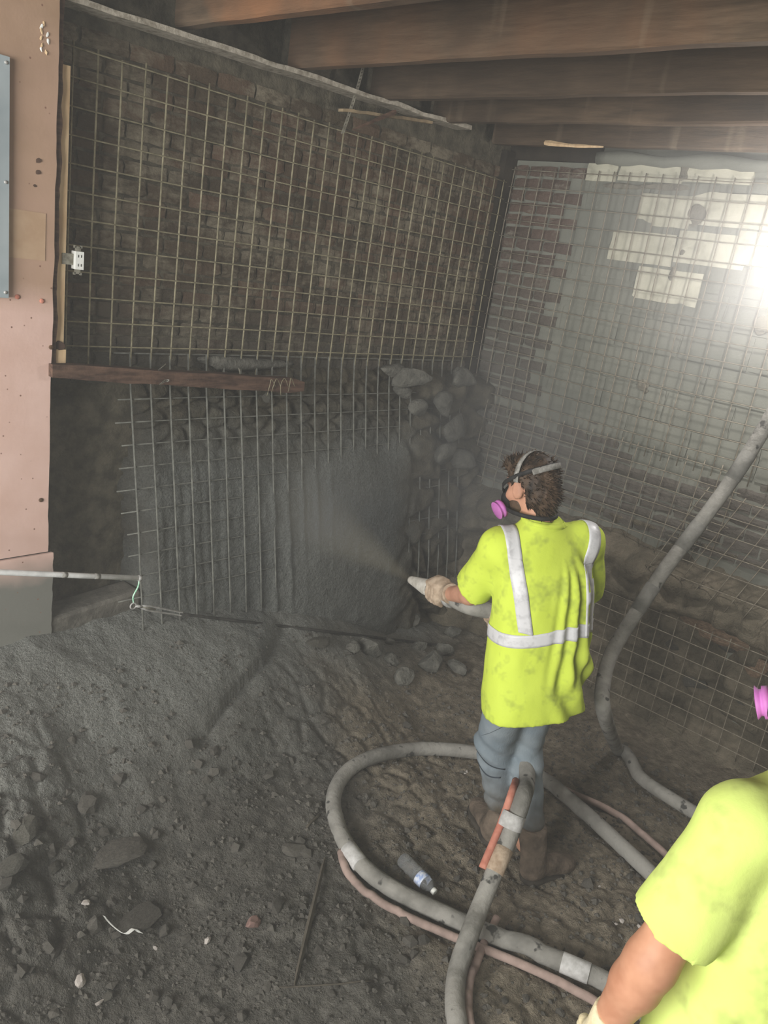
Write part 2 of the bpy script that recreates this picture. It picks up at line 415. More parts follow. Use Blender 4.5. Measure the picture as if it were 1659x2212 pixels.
def rock_mesh(name, mat, seed, angular=0.35, fine=True):
    v, f = (ICO2, ICO2F) if fine else (ICO, ICOF)
    rs = np.random.default_rng(seed)
    v = v.copy()
    for _ in range(11):                               # cut facets off
        n = rs.normal(size=3); n /= np.linalg.norm(n); d = rs.uniform(0.42, 0.8)
        s = v @ n; k = s > d; v[k] -= np.outer((s[k] - d) * 0.9, n)
    v += rs.normal(size=v.shape) * 0.04
    me = bpy.data.meshes.new(name); me.from_pydata([tuple(p) for p in v], [], f); me.update(); me.materials.append(MATS[mat])
    return me

# ================================================================== THE SETTING
# ---- floor: a height field, heaped with rebound concrete along the left wall
CRACK = np.array([on_z(*p, 0.22)[:2] for p in ((600, 1420), (560, 1480), (495, 1535), (432, 1608))])
def seg_side(x, y, P):
    """signed distance to a polyline (2-D) and position along it"""
    best = np.full(np.shape(x), 9.0); side = np.zeros(np.shape(x)); along = np.zeros(np.shape(x))
    for i in range(len(P) - 1):
        d = P[i + 1] - P[i]; L2 = d @ d
        t = np.clip(((x - P[i][0]) * d[0] + (y - P[i][1]) * d[1]) / L2, 0, 1)
        ex, ey = x - P[i][0] - t * d[0], y - P[i][1] - t * d[1]
        dist = np.hypot(ex, ey); k = dist < best
        best = np.where(k, dist, best); side = np.where(k, np.sign(d[0] * ey - d[1] * ex), side); along = np.where(k, (i + t) / (len(P) - 1), along)
    return best, side, along
def ground(x, y):
    x = np.asarray(x, float); y = np.asarray(y, float)
    A = np.interp(x, [-7.6, -5.0, -4.2, -3.2, -2.2, -1.55, -1.2, -0.9, -0.35, 0.3], [0.8, 0.8, 0.68, 0.61, 0.55, 0.46, 0.28, 0.12, 0.03, 0.0])
    w = np.interp(x, [-7.6, -5.0, -3.2, -1.5, 0.3], [6.0, 3.0, 1.5, 1.15, 0.6])
    h = A * (1 - sstep(0.05, 1.0, -y / w))
    far = sstep(-4.3, -5.2, x); h = h * (1 - far) + 0.8 * far        # the higher level the photographer stands on
    h = h + 0.045 * fbm(x * 1.6, y * 1.6, 0, 3, 3) + 0.02 * fbm(x * 6, y * 6, 0, 3, 9)
    d, s, a = seg_side(x, y, CRACK)
    wob = 0.02 * fbm(x * 14, y * 14, 0, 2, 21)
    step = sstep(0.05, -0.02, d * s + wob) * np.exp(-np.maximum(d - 0.03, 0) / 0.22) * np.sin(np.clip(a, 0.02, 0.98) * math.pi) ** 0.4
    h = h + np.where(s < 0, 0.06, 0.0) * np.exp(-d / 0.25) * np.sin(np.clip(a, 0.02, 0.98) * math.pi) ** 0.5 - 0.03 * np.exp(-(d / 0.035) ** 2)
    d1, d2 = worley(x * 7 + 0.3 * fbm(x * 4, y * 4, 0, 2, 4), y * 7, 2)
    rough = np.clip(fbm(x * 1.1, y * 1.1, 0, 2, 31) + 0.35, 0, 1) * sstep(-0.2, -0.9, y)
    h = h + rough * 0.030 * sstep(0.0, 0.35, d2 - d1)
    d1, d2 = worley(x * 26, y * 26, 8)
    h = h + (0.35 + rough) * 0.009 * sstep(0.0, 0.5, d2 - d1) * (0.5 + 0.5 * _hash(np.floor(x * 9).astype(np.int64), np.floor(y * 9).astype(np.int64), 0, 3))
    h = h + 0.004 * fbm(x * 40, y * 40, 0, 2, 17)
    return h
gx = np.concatenate([np.arange(-7.6, -4.0, 0.08), np.arange(-4.0, 0.22, 0.0125)])
gy = np.concatenate([np.arange(-5.1, -3.3, 0.08), np.arange(-3.3, 0.22, 0.0125)])
X, Y = np.meshgrid(gx, gy, indexing='ij')
GZ = ground(X, Y)
floor = fast_mesh('floor', np.stack([X.ravel(), Y.ravel(), GZ.ravel()], 1), grid_faces(len(gx), len(gy)), 'ground')
def gz(x, y):
    i = min(max(int(np.searchsorted(gx, x)) - 1, 0), len(gx) - 2); j = min(max(int(np.searchsorted(gy, y)) - 1, 0), len(gy) - 2)
    u = min(max((x - gx[i]) / (gx[i + 1] - gx[i]), 0), 1); v = min(max((y - gy[j]) / (gy[j + 1] - gy[j]), 0), 1)
    return float((GZ[i, j] * (1 - v) + GZ[i, j + 1] * v) * (1 - u) + (GZ[i + 1, j] * (1 - v) + GZ[i + 1, j + 1] * v) * u)
def fl(x, y, dz=0.0):
    """where the sight line through a point of the photograph meets the ground"""
    r = ray(x, y); t = 0.8
    for _ in range(400):
        p = CAM + r * t; g = p[2] - dz - gz(p[0], p[1])
        if g <= 0: break
        t += max(0.004, g * 0.5)
    return p
struct(floor, 'rough dirt floor heaped with grey sprayed concrete along the brick wall', 'floor')

# ---- masonry units: a front face with worn, jittered edges, shared between alike units
def unit_meshes(name, L, H, D, mat, n, wear, seed):
    out = []
    for k in range(n):
        rs = np.random.default_rng(seed + k)
        nu, nv = 5, 4; V = []
        for i in range(nu):
            for j in range(nv):
                u, v = i / (nu - 1), j / (nv - 1); e = (i in (0, nu - 1)) + (j in (0, nv - 1))
                V.append(((u - .5) * L + rs.normal() * wear * .6, -0.0 + (0.35 * wear + abs(rs.normal()) * wear if e else rs.normal() * wear * .35) + (wear if e == 2 else 0), (v - .5) * H + rs.normal() * wear * .5))
        F = [tuple(int(q) for q in r) for r in grid_faces(nu, nv)]
        loop = [(i, 0) for i in range(nu)] + [(nu - 1, j) for j in range(1, nv)] + [(i, nv - 1) for i in range(nu - 2, -1, -1)] + [(0, j) for j in range(nv - 2, 0, -1)]
        ids = [i * nv + j for i, j in loop]; b0 = len(V)
        for q in ids: V.append((V[q][0], D, V[q][2]))
        m = len(ids)
        for q in range(m): F.append((ids[q], ids[(q + 1) % m], b0 + (q + 1) % m, b0 + q)[::-1])
        me = bpy.data.meshes.new(name); me.from_pydata(V, [], F); me.update(); me.materials.append(MATS[mat]); out.append(me)
    return out
def lay(parent, name, meshes, place, L, H, joint, u0, u1, v0, v1, keep=lambda u, v: True, jit=0.004):
    """courses of units in running bond; place(u, v, d) -> matrix"""
    n = 0; c = 0; v = v0
    while v + H / 2 < v1:
        u = u0 + (0 if c % 2 else (L + joint) / 2)
        while u < u1:
            if keep(u, v):
                o = link(name, random.choice(meshes), None, parent)
                o.matrix_local = place(u + random.uniform(-1, 1) * jit * 0.6, v + random.uniform(-1, 1) * jit * 0.4, random.uniform(-1, 1) * jit) @ Matrix.Rotation(random.uniform(-.012, .012), 4, 'Y')
                n += 1
            u += L + joint
        v += H + joint; c += 1
    return n
place_left = lambda u, v, d: Matrix.Translation((u, d, v))                               # face looks to -y
place_right = lambda u, v, d: Matrix.Translation((d, u, v)) @ Matrix.Rotation(-math.pi / 2, 4, 'Z')   # face looks to -x

# ---- left wall: old brick above, rubble foundation with a fresh sprayed coat below
wall_left = mesh('wall_left', *boxd(-7.6, 0.25, 0.012, 0.3, -0.2, 3.42), 'mortar')
struct(wall_left, 'old brick wall behind wire mesh with sprayed grey concrete on its lower part', 'wall')
bricks = unit_meshes('brick', 0.2, 0.062, 0.03, 'brick_old', 8, 0.004, 100)
lay(wall_left, 'brick', bricks, place_left, 0.2, 0.062, 0.011, -3.12, 0.05, 1.72, 3.12, keep=lambda u, v: not (v > 3.07 and u < -1.6), jit=0.005)

def mesh_y(z):             # how far the lower wire sheet stands off the wall: it leans out at its foot
    return np.interp(z, [0.3, 0.55, 1.72, 1.85], [0.33, 0.29, 0.055, 0.04])
LOW_X0, LOW_DX, LOW_N = -2.655, 0.1016, 25
ux = np.arange(-3.4, 0.1, 0.011); uz = np.arange(-0.1, 1.815, 0.011)
U, V = np.meshgrid(ux, uz, indexing='ij')
base = mesh_y(V)
cover = sstep(-2.3, -1.2, U + 0.35 * (1.1 - V) + 0.2 * fbm(U * 2, V * 2, 0, 3, 5))
t_ = base - 0.045 + 0.075 * cover * sstep(1.5, 1.2, V + .1 * fbm(U * 3, V * 3, 0, 2, 97)) + 0.02 * fbm(U * 2.5, V * 2.5, 0, 3, 95)
top = sstep(1.25, 1.55, V)
d1, d2 = worley(U * 8.5 + fbm(U * 5, V * 5, 0, 2, 6) * 0.4, V * 9.5, 12)
cob = sstep(0, 0.4, d2 - d1)
t_ = t_ + top * (0.05 * cob - 0.03) + 0.012 * fbm(U * 9, V * 9, 0, 3, 13) * (1 - 0.3 * cover)
ph = (U - LOW_X0) / LOW_DX; near = np.abs(ph - np.round(ph)) * LOW_DX            # ridges the spray built up on the uprights
rid = np.exp(-(near / 0.016) ** 2) * sstep(1.35, 1.0, V) * (1 - 0.92 * sstep(-1.75, -1.15, U + 0.45 * (1.0 - V) + .15 * fbm(U * 3, V * 3, 0, 2, 93))) * sstep(-2.7, -2.6, U)
strk = 0.5 + 0.5 * fbm(U * 30, V * 5, 0, 3, 41)
amp = 0.35 + 0.9 * np.clip(vnoise(np.round(ph) * 1.7, V * 2.2, 0.0, 91) + .4, 0, 1)
t_ = t_ + rid * 0.020 * amp * (0.25 + strk) + 0.018 * strk * sstep(1.4, 1.1, V) * (1 - cover)
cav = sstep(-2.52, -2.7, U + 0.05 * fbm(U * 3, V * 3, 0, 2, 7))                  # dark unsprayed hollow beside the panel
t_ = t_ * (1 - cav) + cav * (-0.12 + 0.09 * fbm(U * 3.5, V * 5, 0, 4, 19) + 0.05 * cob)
corner = sstep(-0.95, -0.45, U + 0.1 * fbm(U * 4, V * 4, 0, 2, 23))
d1, d2 = worley(U * 4.2 + 0.5 * fbm(U * 3, V * 3, 0, 2, 51), V * 4.6 + 0.4 * fbm(U * 3, V * 3, 0, 2, 52), 33)
cob2 = sstep(0.02, 0.4, d2 - d1)
t_ = t_ * (1 - corner) + corner * (0.05 + 0.5 * base + 0.085 * cob2 + 0.06 * fbm(U * 6, V * 6, 0, 3, 71))
t_ = t_ * (1 - sstep(1.68, 1.8, V)) - 0.03 * sstep(1.72, 1.81, V)
sh = fast_mesh('shotcrete_coat', np.stack([U.ravel(), -t_.ravel(), V.ravel()], 1), grid_faces(len(ux), len(uz))[:, ::-1], 'shotcrete', wall_left)
sh['label'] = 'fresh grey sprayed concrete over the rubble foundation'
# foundation stones standing proud near the corner and under the timber
def stone(parent, name, mat, p, size, seed, rot=None):
    me = rock_mesh(name, mat, seed)
    if mat == 'foundation': me.polygons.foreach_set('use_smooth', [True] * len(me.polygons))
    o = link(name, me, None, parent); o.location = p; o.scale = size
    rr = random.Random(seed); o.rotation_euler = rot or (rr.uniform(-.3, .3), rr.uniform(-.3, .3), rr.uniform(-.4, .4))
    return o
for i, (px, py, Yw, sx_, sz_) in enumerate([(895, 818, -.16, .13, .06), (1000, 815, -.16, .13, .055), (845, 800, -.08, .09, .045), (955, 872, -.2, .11, .07), (985, 925, -.22, .13, .085), (905, 880, -.16, .09, .05),
                                            (1005, 990, -.24, .10, .07), (960, 975, -.24, .09, .07), (870, 850, -.1, .07, .04), (1045, 900, -.14, .1, .07),
                                            (525, 785, -.03, .28, .035)]):
    p = on_y(px, py, Yw); stone(wall_left, 'foundation_stone', 'foundation', p, (sx_ * 1.35, .06, sz_ * 1.3), 300 + i, (0, .02, .001) if sx_ > .2 else None)

# ---- right wall: brick strip at the corner, concrete block above, brick and earth below
wall_right = mesh('wall_right', *boxd(0.012, 0.3, -5.2, 0.3, -0.2, 3.42), 'block')
struct(wall_right, 'grey block and brick wall with cream paint patches behind wire mesh', 'wall')
rb = unit_meshes('brick', 0.2, 0.06, 0.03, 'brick_red', 6, 0.004, 200)
lay(wall_right, 'brick', rb, place_right, 0.2, 0.062, 0.012, -0.46, 0.0, 1.66, 3.11, jit=0.004)
def brick_low(u, v):
    top_line = 1.66 - 0.06 * abs(math.sin(u * 7)) if u > -0.5 else 1.52 + 0.1 * math.sin(u * 5.0)
    return v < top_line
lay(wall_right, 'brick', rb, place_right, 0.2, 0.062, 0.012, -3.3, 0.0, 1.10, 1.66, keep=brick_low, jit=0.006)
blk = unit_meshes('block', 0.39, 0.18, 0.03, 'block', 4, 0.003, 240)
blc = unit_meshes('block', 0.39, 0.18, 0.03, 'block_cream', 4, 0.003, 260)
cream = [((1300, 372), .2, .05), ((1405, 372), .39, .052), ((1550, 372), .39, .055), ((1435, 455), .32, .085), ((1580, 455), .44, .085), ((1385, 535), .40, .085), ((1535, 540), .40, .085), ((1440, 618), .39, .09), ((1650, 540), .3, .085)]
rects = []
for (p, L, hh) in cream:
    c = on_x(*p, 0.0); rects.append((c[1], c[2], L / 2, hh))
for k, (cy_, cz_, hl, hh) in enumerate(rects):
    o = link('painted_block', blc[k % 4], None, wall_right); o.matrix_local = place_right(cy_, cz_, -0.006) @ Matrix.Diagonal((2 * hl / .39, 1, 2 * hh / .18, 1))
    o['label'] = 'concrete block face with cream paint'
def blk_keep(u, v):
    return not any(abs(u - r[0]) < r[2] * 0.55 and abs(v - r[1]) < r[3] * 0.55 for r in rects)
lay(wall_right, 'block', blk, place_right, 0.395, 0.182, 0.006, -3.2, -0.62, 1.64, 3.16, keep=blk_keep, jit=0.003)
# hole hacked in the block and the parge band over the top course
c = on_x(1500, 460, 0.0)
stone(wall_right, 'mortar_lump', 'parge_dark', (-0.004, c[1], c[2]), (.014, .09, .08), 77)
c2 = on_x(1330, 400, 0.0)
for i, (px, py, a, b) in enumerate([(1350, 403, .16, .02), (1440, 405, .2, .025), (1478, 372, .05, .06), (1455, 590, .03, .05), (1475, 545, .02, .02), (1390, 830, .04, .04), (1395, 845, .02, .02), (1645, 700, .08, .06)]):
    c = on_x(px, py, 0.0); stone(wall_right, 'mortar_lump', 'parge_dark', (-0.002, c[1], c[2]), (.011, a, b), 500 + i, (0, 0, 0))
mb = MB()
ys = np.linspace(-0.62, -3.4, 40)
V_, F_ = [], []
for i, yy in enumerate(ys):
    bt = 3.112 + 0.005 * math.sin(i * 1.9) + 0.004 * random.random(); tp = 3.19 + 0.012 * math.sin(i * 0.8)
    for (x_, z_) in ((0.02, tp), (-0.035, tp - .01), (-0.04, (bt + tp) / 2), (-0.03, bt + .01), (0.02, bt)): V_.append((x_, yy, z_))
F_ = [tuple(map(int, q)) for q in grid_faces(len(ys), 5)]
F_ += [(0, 1, 2, 3, 4)]
o = mesh('parge_band', V_, F_, 'block', wall_right, True)
mesh('void_shade', *boxd(-0.02, 0.02, -0.64, 0.01, 3.125, 3.42), 'deck_dark', wall_right)  # dark box set in for the shaded void above the brick strip
# earth and rubble face under the wall
uy = np.arange(-4.9, 0.06, 0.02); uz = np.arange(-0.15, 1.14, 0.02)
U, V = np.meshgrid(uy, uz, indexing='ij')
d1, d2 = worley(U * 5 + 0.4 * fbm(U * 3, V * 3, 0, 2, 61), V * 6, 44); cb = sstep(0, 0.4, d2 - d1)
t_ = 0.0 + 0.05 * cb + 0.03 * fbm(U * 7, V * 7, 0, 3, 62)
ledge = sstep(0.62, 0.72, V + 0.08 * fbm(U * 2, 0, 0, 2, 63)) * sstep(1.05, 0.86, V + 0.05 * fbm(U * 3, 3, 0, 2, 64))
t_ = t_ + 0.14 * ledge - 0.07 * sstep(0.95, 1.03, V) * sstep(1.13, 1.08, V)
t_ = t_ + 0.25 * sstep(0.12, -0.1, V) + 0.2 * sstep(-0.55, -0.15, U) * sstep(0.9, 0.3, V)
t_ = t_ * sstep(1.135, 1.09, V) - 0.02 * sstep(1.1, 1.13, V)
e = fast_mesh('earth_face', np.stack([-t_.ravel(), U.ravel(), V.ravel()], 1), grid_faces(len(uy), len(uz)), 'earth', wall_right)
e['label'] = 'dark excavated earth and rubble under the block wall'
for i, (px, py, a, b, d, m_) in enumerate([(1600, 1385, .26, .10, .14, 'footing'), (1520, 1350, .16, .05, .12, 'footing'), (1560, 1310, .2, .05, .12, 'rubble_pink'), (1640, 1440, .12, .08, .1, 'footing'), (1320, 1180, .24, .03, .14, 'footing'),
                                           (1240, 1160, .15, .03, .12, 'stone'), (1480, 1170, .14, .04, .1, 'stone'), (1575, 1395, .07, .07, .06, 'stone'), (1420, 1450, .08, .05, .05, 'stone'), (1500, 1480, .09, .06, .05, 'stone'), (1590, 1530, .09, .06, .05, 'stone'), (1460, 1400, .07, .05, .05, 'stone')]):
    p = on_x(px, py, -0.03); stone(wall_right, 'footing_stone', m_, p, (d * .5, a, b), 340 + i, (random.uniform(-.1, .1), 0, 0))

struct(mesh('corner_gap_shade', *boxd(-0.115, 0.012, -0.035, 0.02, 1.72, 3.16), 'deck_dark'), 'dark upright strip added as the shaded gap in the corner between the two walls', 'dark gap')  # dark box standing in for the shade of the corner recess
# ---- back and front of the room, out of the picture; daylight comes in by the opening
mb = MB()
mb.box(-7.7, -7.5, -5.2, -4.1, -0.2, 3.42); mb.box(-7.7, -7.5, -0.55, 0.3, -0.2, 3.42)
mb.box(-7.7, -7.5, -4.1, -0.55, 3.05, 3.42); mb.box(-7.7, -7.5, -4.1, -0.55, -0.2, 0.9)
struct(mb.obj('wall_back', 'parge_dark'), 'plain masonry wall with a wide opening behind the photographer', 'wall')
struct(mesh('wall_front', *boxd(-7.7, 0.3, -5.3, -5.1, -0.2, 3.42), 'parge_dark'), 'plain masonry wall closing the near side of the basement', 'wall')

# ---- ceiling: deck boards on joists
ceiling = mesh('ceiling', *boxd(-7.7, 0.3, -5.3, 0.3, 3.46, 3.52), 'deck_dark')
struct(ceiling, 'dark plank deck carried on old brown timber joists', 'ceiling')
JZ = 3.16
for i, xj in enumerate([-7.0, -6.45, -5.9, -5.35, -4.75, -4.2, -3.68, -3.12, -2.545, -1.95, -1.40, -0.90, -0.33]):
    n = 60; yy = np.linspace(-0.06, -5.15, n)
    tw = 0.062
    V_ = []
    for k, y in enumerate(yy):
        dz = 0.006 * fbm(y * 3, i * 7.3, 0, 3, 3); dx = 0.006 * fbm(y * 2, i * 3.1, 5, 2, 4); ch = 0.008 + 0.004 * abs(fbm(y * 5, i * 2.0, 0, 2, 5))
        for (a, b) in ((0, 0.30), (0, ch), (ch, 0), (tw - ch, 0), (tw, ch), (tw, 0.30)): V_.append((xj + a + float(dx), y, JZ + b + float(dz)))
    F_ = [tuple(map(int, q)) for q in grid_faces(n, 6)] + [(0, 1, 2, 3, 4, 5), tuple((n - 1) * 6 + q for q in (5, 4, 3, 2, 1, 0))]
    mesh('joist', V_, F_, 'joist', ceiling)
for i in range(36):
    x0 = -7.6 + i * 0.215
    mesh('deck_board', *boxd(x0, x0 + 0.205, -5.2, 0.1, 3.435 + random.uniform(0, .006), 3.46), 'deck_dark', ceiling)

# ledger plank with a dusty edge nailed along the top of the left wall
def plank(name, a, b, h, d, mat, parent=None, wav=0.004, n=24, seed=0):
    a = np.array(a, float); b = np.array(b, float); V_ = []
    for k in range(n):
        t = k / (n - 1); p = a + (b - a) * t
        e = wav * float(fbm(t * 14, seed, 0, 3, 8)); g = wav * float(fbm(t * 14, seed + 9, 0, 3, 9))
        for (dy, dz) in ((0, 0), (d, 0), (d, h), (0, h)): V_.append((p[0], p[1] + dy + g, p[2] + dz + e * (1 if dz == 0 else 1.6)))
    F_ = [tuple(map(int, q)) for q in grid_faces(n, 4)] + [(k * 4 + 3, k * 4, k * 4 + 4, k * 4 + 7) for k in range(n - 1)]
    F_ += [(0, 1, 2, 3), tuple((n - 1) * 4 + q for q in (3, 2, 1, 0))]
    return mesh(name, V_, F_, mat, parent)
p0 = on_y(130, 2, -0.16); p1 = on_y(620, 162, -0.16); p2 = on_y(1020, 268, -0.16)
tr = plank('trim_1', (p0[0] - .5, -.16, 3.085), (p2[0], -.16, p2[2] - .035), .02, .12, 'dusty_board', None, .006, 50)
struct(tr, 'long dusty grey ledger plank along the top of the brick wall', 'plank')
q0 = on_y(790, 232, -0.13); q1 = on_y(935, 262, -0.13)
tag(plank('lath_strip', (q0[0] - .15, -.13, q0[2] - .05), (q1[0], -.13, q1[2] - .012), .014, .035, 'lath', None, .003, 20, 3), 'thin pale wooden lath with a broken end under the ledger plank', 'lath')
q0 = on_y(1185, 305, -0.1); q1 = on_x(1180, 305, -0.34); q2 = on_x(1305, 318, -0.34)
m_ = MB(); v, f = tube_d(spline([(-0.35, q1[1], q1[2] - .01), (-0.36, (q1[1] + q2[1]) / 2, (q1[2] + q2[2]) / 2 - .012), (-0.35, q2[1], q2[2])], 5), [.012, .016, .014, .012, .01, .009, .01, .009, .007, .006, .004], 5); m_.add(v, f)
tag(m_.obj('wood_splinter', 'pine'), 'pale split splinter hanging under the farthest joist', 'splinter')

# ================================================================== THINGS ON THE WALLS
def wire(parent, pts, r, mat, n=5): return tube('wire', pts, r, mat, parent, n)
# upper sheet on the brick wall
S4 = 0.1016
ms = wempty('wire_mesh', (-1.6, -0.05, 1.81))
tag(ms, 'upper welded wire mesh sheet in front of the old brick wall', 'wire mesh')
xa, xb, za, zb = -3.06, -0.115, 1.80, 2.977
k = 0; x = xa
while x <= xb + .01:
    w = lambda t: 0.006 * float(fbm(t * 3, x * 5, 0, 2, 3))
    lo = za - (0.02 if x > -1.9 else 0.06) - random.uniform(0, .015); hi = zb + random.uniform(0.004, .03)
    wire(ms, [(x + w(t) * .6, -0.045 + 0.008 * float(fbm(t * 2, x, 2, 2, 6)), lo + (hi - lo) * t) for t in np.linspace(0, 1, 7)], 0.0043, 'wire'); x += S4
for k in range(12):
    z = zb - k * S4
    wire(ms, [(xx, -0.053 + 0.006 * float(fbm(xx * 2, z * 3, 0, 2, 6)), z + 0.005 * float(fbm(xx * 1.5, z, 4, 2, 9))) for xx in np.linspace(xa - .04, xb + .03, 14)], 0.0034, 'wire')
# lower sheet leaning out at the foot, half buried in the spray
ml = wempty('wire_mesh', (-1.6, -0.2, 0.5))
tag(ml, 'lower wire mesh sheet leaning from the foundation, caked in grey sprayed concrete', 'wire mesh')
for k in range(LOW_N):
    x = LOW_X0 + k * LOW_DX
    lo = float(np.interp(x, [-2.7, -1.6, -0.2], [0.52, 0.5, 0.35])); hi = 1.83 + random.uniform(-.01, .01)
    wire(ml, [(x + 0.004 * float(fbm(z * 2, x * 3, 0, 2, 8)), -float(mesh_y(z)) - 0.002, z) for z in np.linspace(lo, hi, 9)], 0.0048, 'wire_coated')
for k in range(12):
    z = 1.83 - k * S4; x1 = LOW_X0 + (LOW_N - 1) * LOW_DX + .03; x0 = LOW_X0 - random.uniform(.05, .12)
    if k == 1: x1 = -1.75
    wire(ml, [(xx, -float(mesh_y(z)) + 0.006, z + 0.004 * float(fbm(xx * 2, z, 0, 2, 4))) for xx in np.linspace(x0, x1, 12)], 0.0036, 'wire_coated')
# right wall sheets
def right_sheet(label, y0, y1, z0, z1, xoff, r=0.0034, shear=0.0, lean=0.0, phase=0.0):
    e = wempty('wire_mesh', (-xoff, (y0 + y1) / 2, z0)); tag(e, label, 'wire mesh')
    y = y0
    while y >= y1:
        pts = [(-xoff - lean * (z1 - z) - 0.01 * float(fbm(y * 1.2, z * 1.5, phase, 2, 6)), y + shear * (z1 - z) + 0.008 * float(fbm(z * 1.5, y * 2, 1 + phase, 2, 3)), z) for z in np.linspace(z0 - .02, z1 + .02, 10)]
        wire(e, pts, r, 'wire_right'); y -= S4
    z = z1
    while z >= z0 - .001:
        pts = [(-xoff - lean * (z1 - z) - .006 - 0.01 * float(fbm(yy * 1.2, z * 1.5, phase, 2, 6)), yy + shear * (z1 - z), z + 0.012 * float(fbm(yy * 1.0, z * .5, 5 + phase, 2, 8))) for yy in np.linspace(y0 + .02, y1 - .02, 14)]
        wire(e, pts, r * .9, 'wire_right'); z -= S4
    return e
right_sheet('tall wire mesh sheet over the block wall and its cream paint patches', -0.05, -3.2, 1.54, 3.06, 0.03)
right_sheet('middle wire mesh sheet lapping the brick courses behind the bareheaded worker', -0.2, -1.95, 1.02, 1.58, 0.045, shear=0.05, phase=3)
right_sheet('short crooked wire mesh piece beside the hose that climbs the wall', -1.8, -3.0, 0.86, 1.45, 0.10, shear=0.35, lean=0.12, phase=5)
right_sheet('low wire mesh sheet over the rubble footing at floor level', -0.75, -3.1, 0.05, 0.69, 0.16, phase=7)

# painted plywood partition at the left with the stud behind its edge
pn = wempty('plywood_panel', (-3.8, -0.2, 0.55)); tag(pn, 'pink painted plywood partition panel with grey overspray at its foot', 'panel')
def ragged_panel(name, x0, x1, z0, z1, y, th, mat, parent, rag=0.006, seed=0):
    n = 60; V_ = []
    for k in range(n):
        t = k / (n - 1); z = z0 + (z1 - z0) * t
        xe = x1 + rag * float(fbm(t * 22, seed, 0, 3, 5)) 
        for (a, b) in ((x0, y), (xe, y), (xe - .003, y + th), (x0, y + th)): V_.append((a, b, z))
    F_ = [tuple(map(int, q)) for q in grid_faces(n, 4)[:, ::-1]] + [(k * 4 + 3, k * 4 + 7, k * 4 + 4, k * 4)[::-1] for k in range(n - 1)]
    F_ += [(0, 1, 2, 3), tuple((n - 1) * 4 + q for q in (3, 2, 1, 0))]
    return mesh(name, V_, F_, mat, parent)
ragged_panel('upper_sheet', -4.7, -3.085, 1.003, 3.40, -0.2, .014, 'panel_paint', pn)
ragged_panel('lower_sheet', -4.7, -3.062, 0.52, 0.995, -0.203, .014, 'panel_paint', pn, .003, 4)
mesh('seam_strip', *boxd(-4.7, -3.07, -0.19, -0.18, 0.98, 1.02), 'deck_dark', pn)
mesh('patch', *boxd(-3.26, -3.12, -0.2025, -0.199, 2.2, 2.37), 'panel_tan', pn)
for (px, py) in ((37, 641), (90, 650), (110, 750), (88, 1080)):
    p = on_y(px, py, -0.2); v, f = tube_d([(p[0], -.2, p[2]), (p[0], -.204, p[2]), (p[0], -.206, p[2])], [.009, .009, .005], 10); mesh('screw_head', v, f, 'hose_red' if py < 700 else 'old_timber', pn, True)
for i, (px, py, a) in enumerate(((82, 345, .02), (80, 372, .016), (76, 401, .008))):
    p = on_y(px, py, -0.2); stone(pn, 'dark_knot', 'beam_timber', (p[0], -.2, p[2]), (a, .003, a * .7), 640 + i).matrix_parent_inverse = Matrix.Translation(-Vector(pn.location))
for i in range(9):
    p = on_y(92 + random.uniform(-6, 12), 50 + i * 8, -0.2)
    stone(pn, 'paint_flake', 'white_plastic' if i % 2 else 'pine', (p[0], -.203, p[2]), (.006, .002, .012), 660 + i).matrix_parent_inverse = Matrix.Translation(-Vector(pn.location))
# plaster strip: dark ragged edge between panel and stud
ragged_panel('plaster_edge', -3.2, -3.060, 1.80, 3.2, -0.185, .03, 'beam_timber', pn, .008, 9)
st = wempty('wall_stud', (-3.03, -0.11, 1.80)); tag(st, 'pale pine stud standing at the edge of the pink panel', 'stud')
mesh('stud_body', *boxd(-3.075, -3.022, -0.165, -0.07, 1.87, 2.89), 'pine', st)
mesh('broken_foot', *boxd(-3.068, -3.016, -0.175, -0.075, 1.80, 1.862), 'pine', st)
stone(st, 'dark_notch', 'beam_timber', (-3.04, -0.17, 1.878), (.024, .012, .022), 690).matrix_parent_inverse = Matrix.Translation(-Vector(st.location))
# receptacle hanging off the stud
oc = on_y(167, 562, -0.165); rc_ = wempty('wall_outlet', tuple(oc)); tag(rc_, 'white electrical receptacle hanging loose beside the pine stud', 'outlet')
x, z = oc[0], oc[2]
mesh('outlet_face', *boxd(x - .017, x + .017, -.185, -.150, z - .034, z + .034), 'white_plastic', rc_)
for s in (-1, 1):
    mb = MB(); mb.box(x - .009, x + .009, -.168, -.165, z + s * .034 - .001, z + s * .034 + .001 + s * .0)
    mb.box(x - .012, x + .012, -.169, -.166, min(z + s * .034, z + s * .052), max(z + s * .034, z + s * .052))
    mb.box(x - .018, x - .008, -.169, -.166, min(z + s * .046, z + s * .056), max(z + s * .046, z + s * .056)); mb.box(x + .008, x + .018, -.169, -.166, min(z + s * .046, z + s * .056), max(z + s * .046, z + s * .056))
    mb.obj('mounting_ear', 'galvanized', rc_)
    for q in (-.006, .006): mesh('slot', *boxd(x + q - .0012, x + q + .0012, -.1862, -.184, z + s * .017 - .005, z + s * .017 + .005), 'lamp_black', rc_)
mesh('bracket', *boxd(x - .062, x - .014, -.168, -.158, z - .02, z + .022), 'galvanized', rc_)
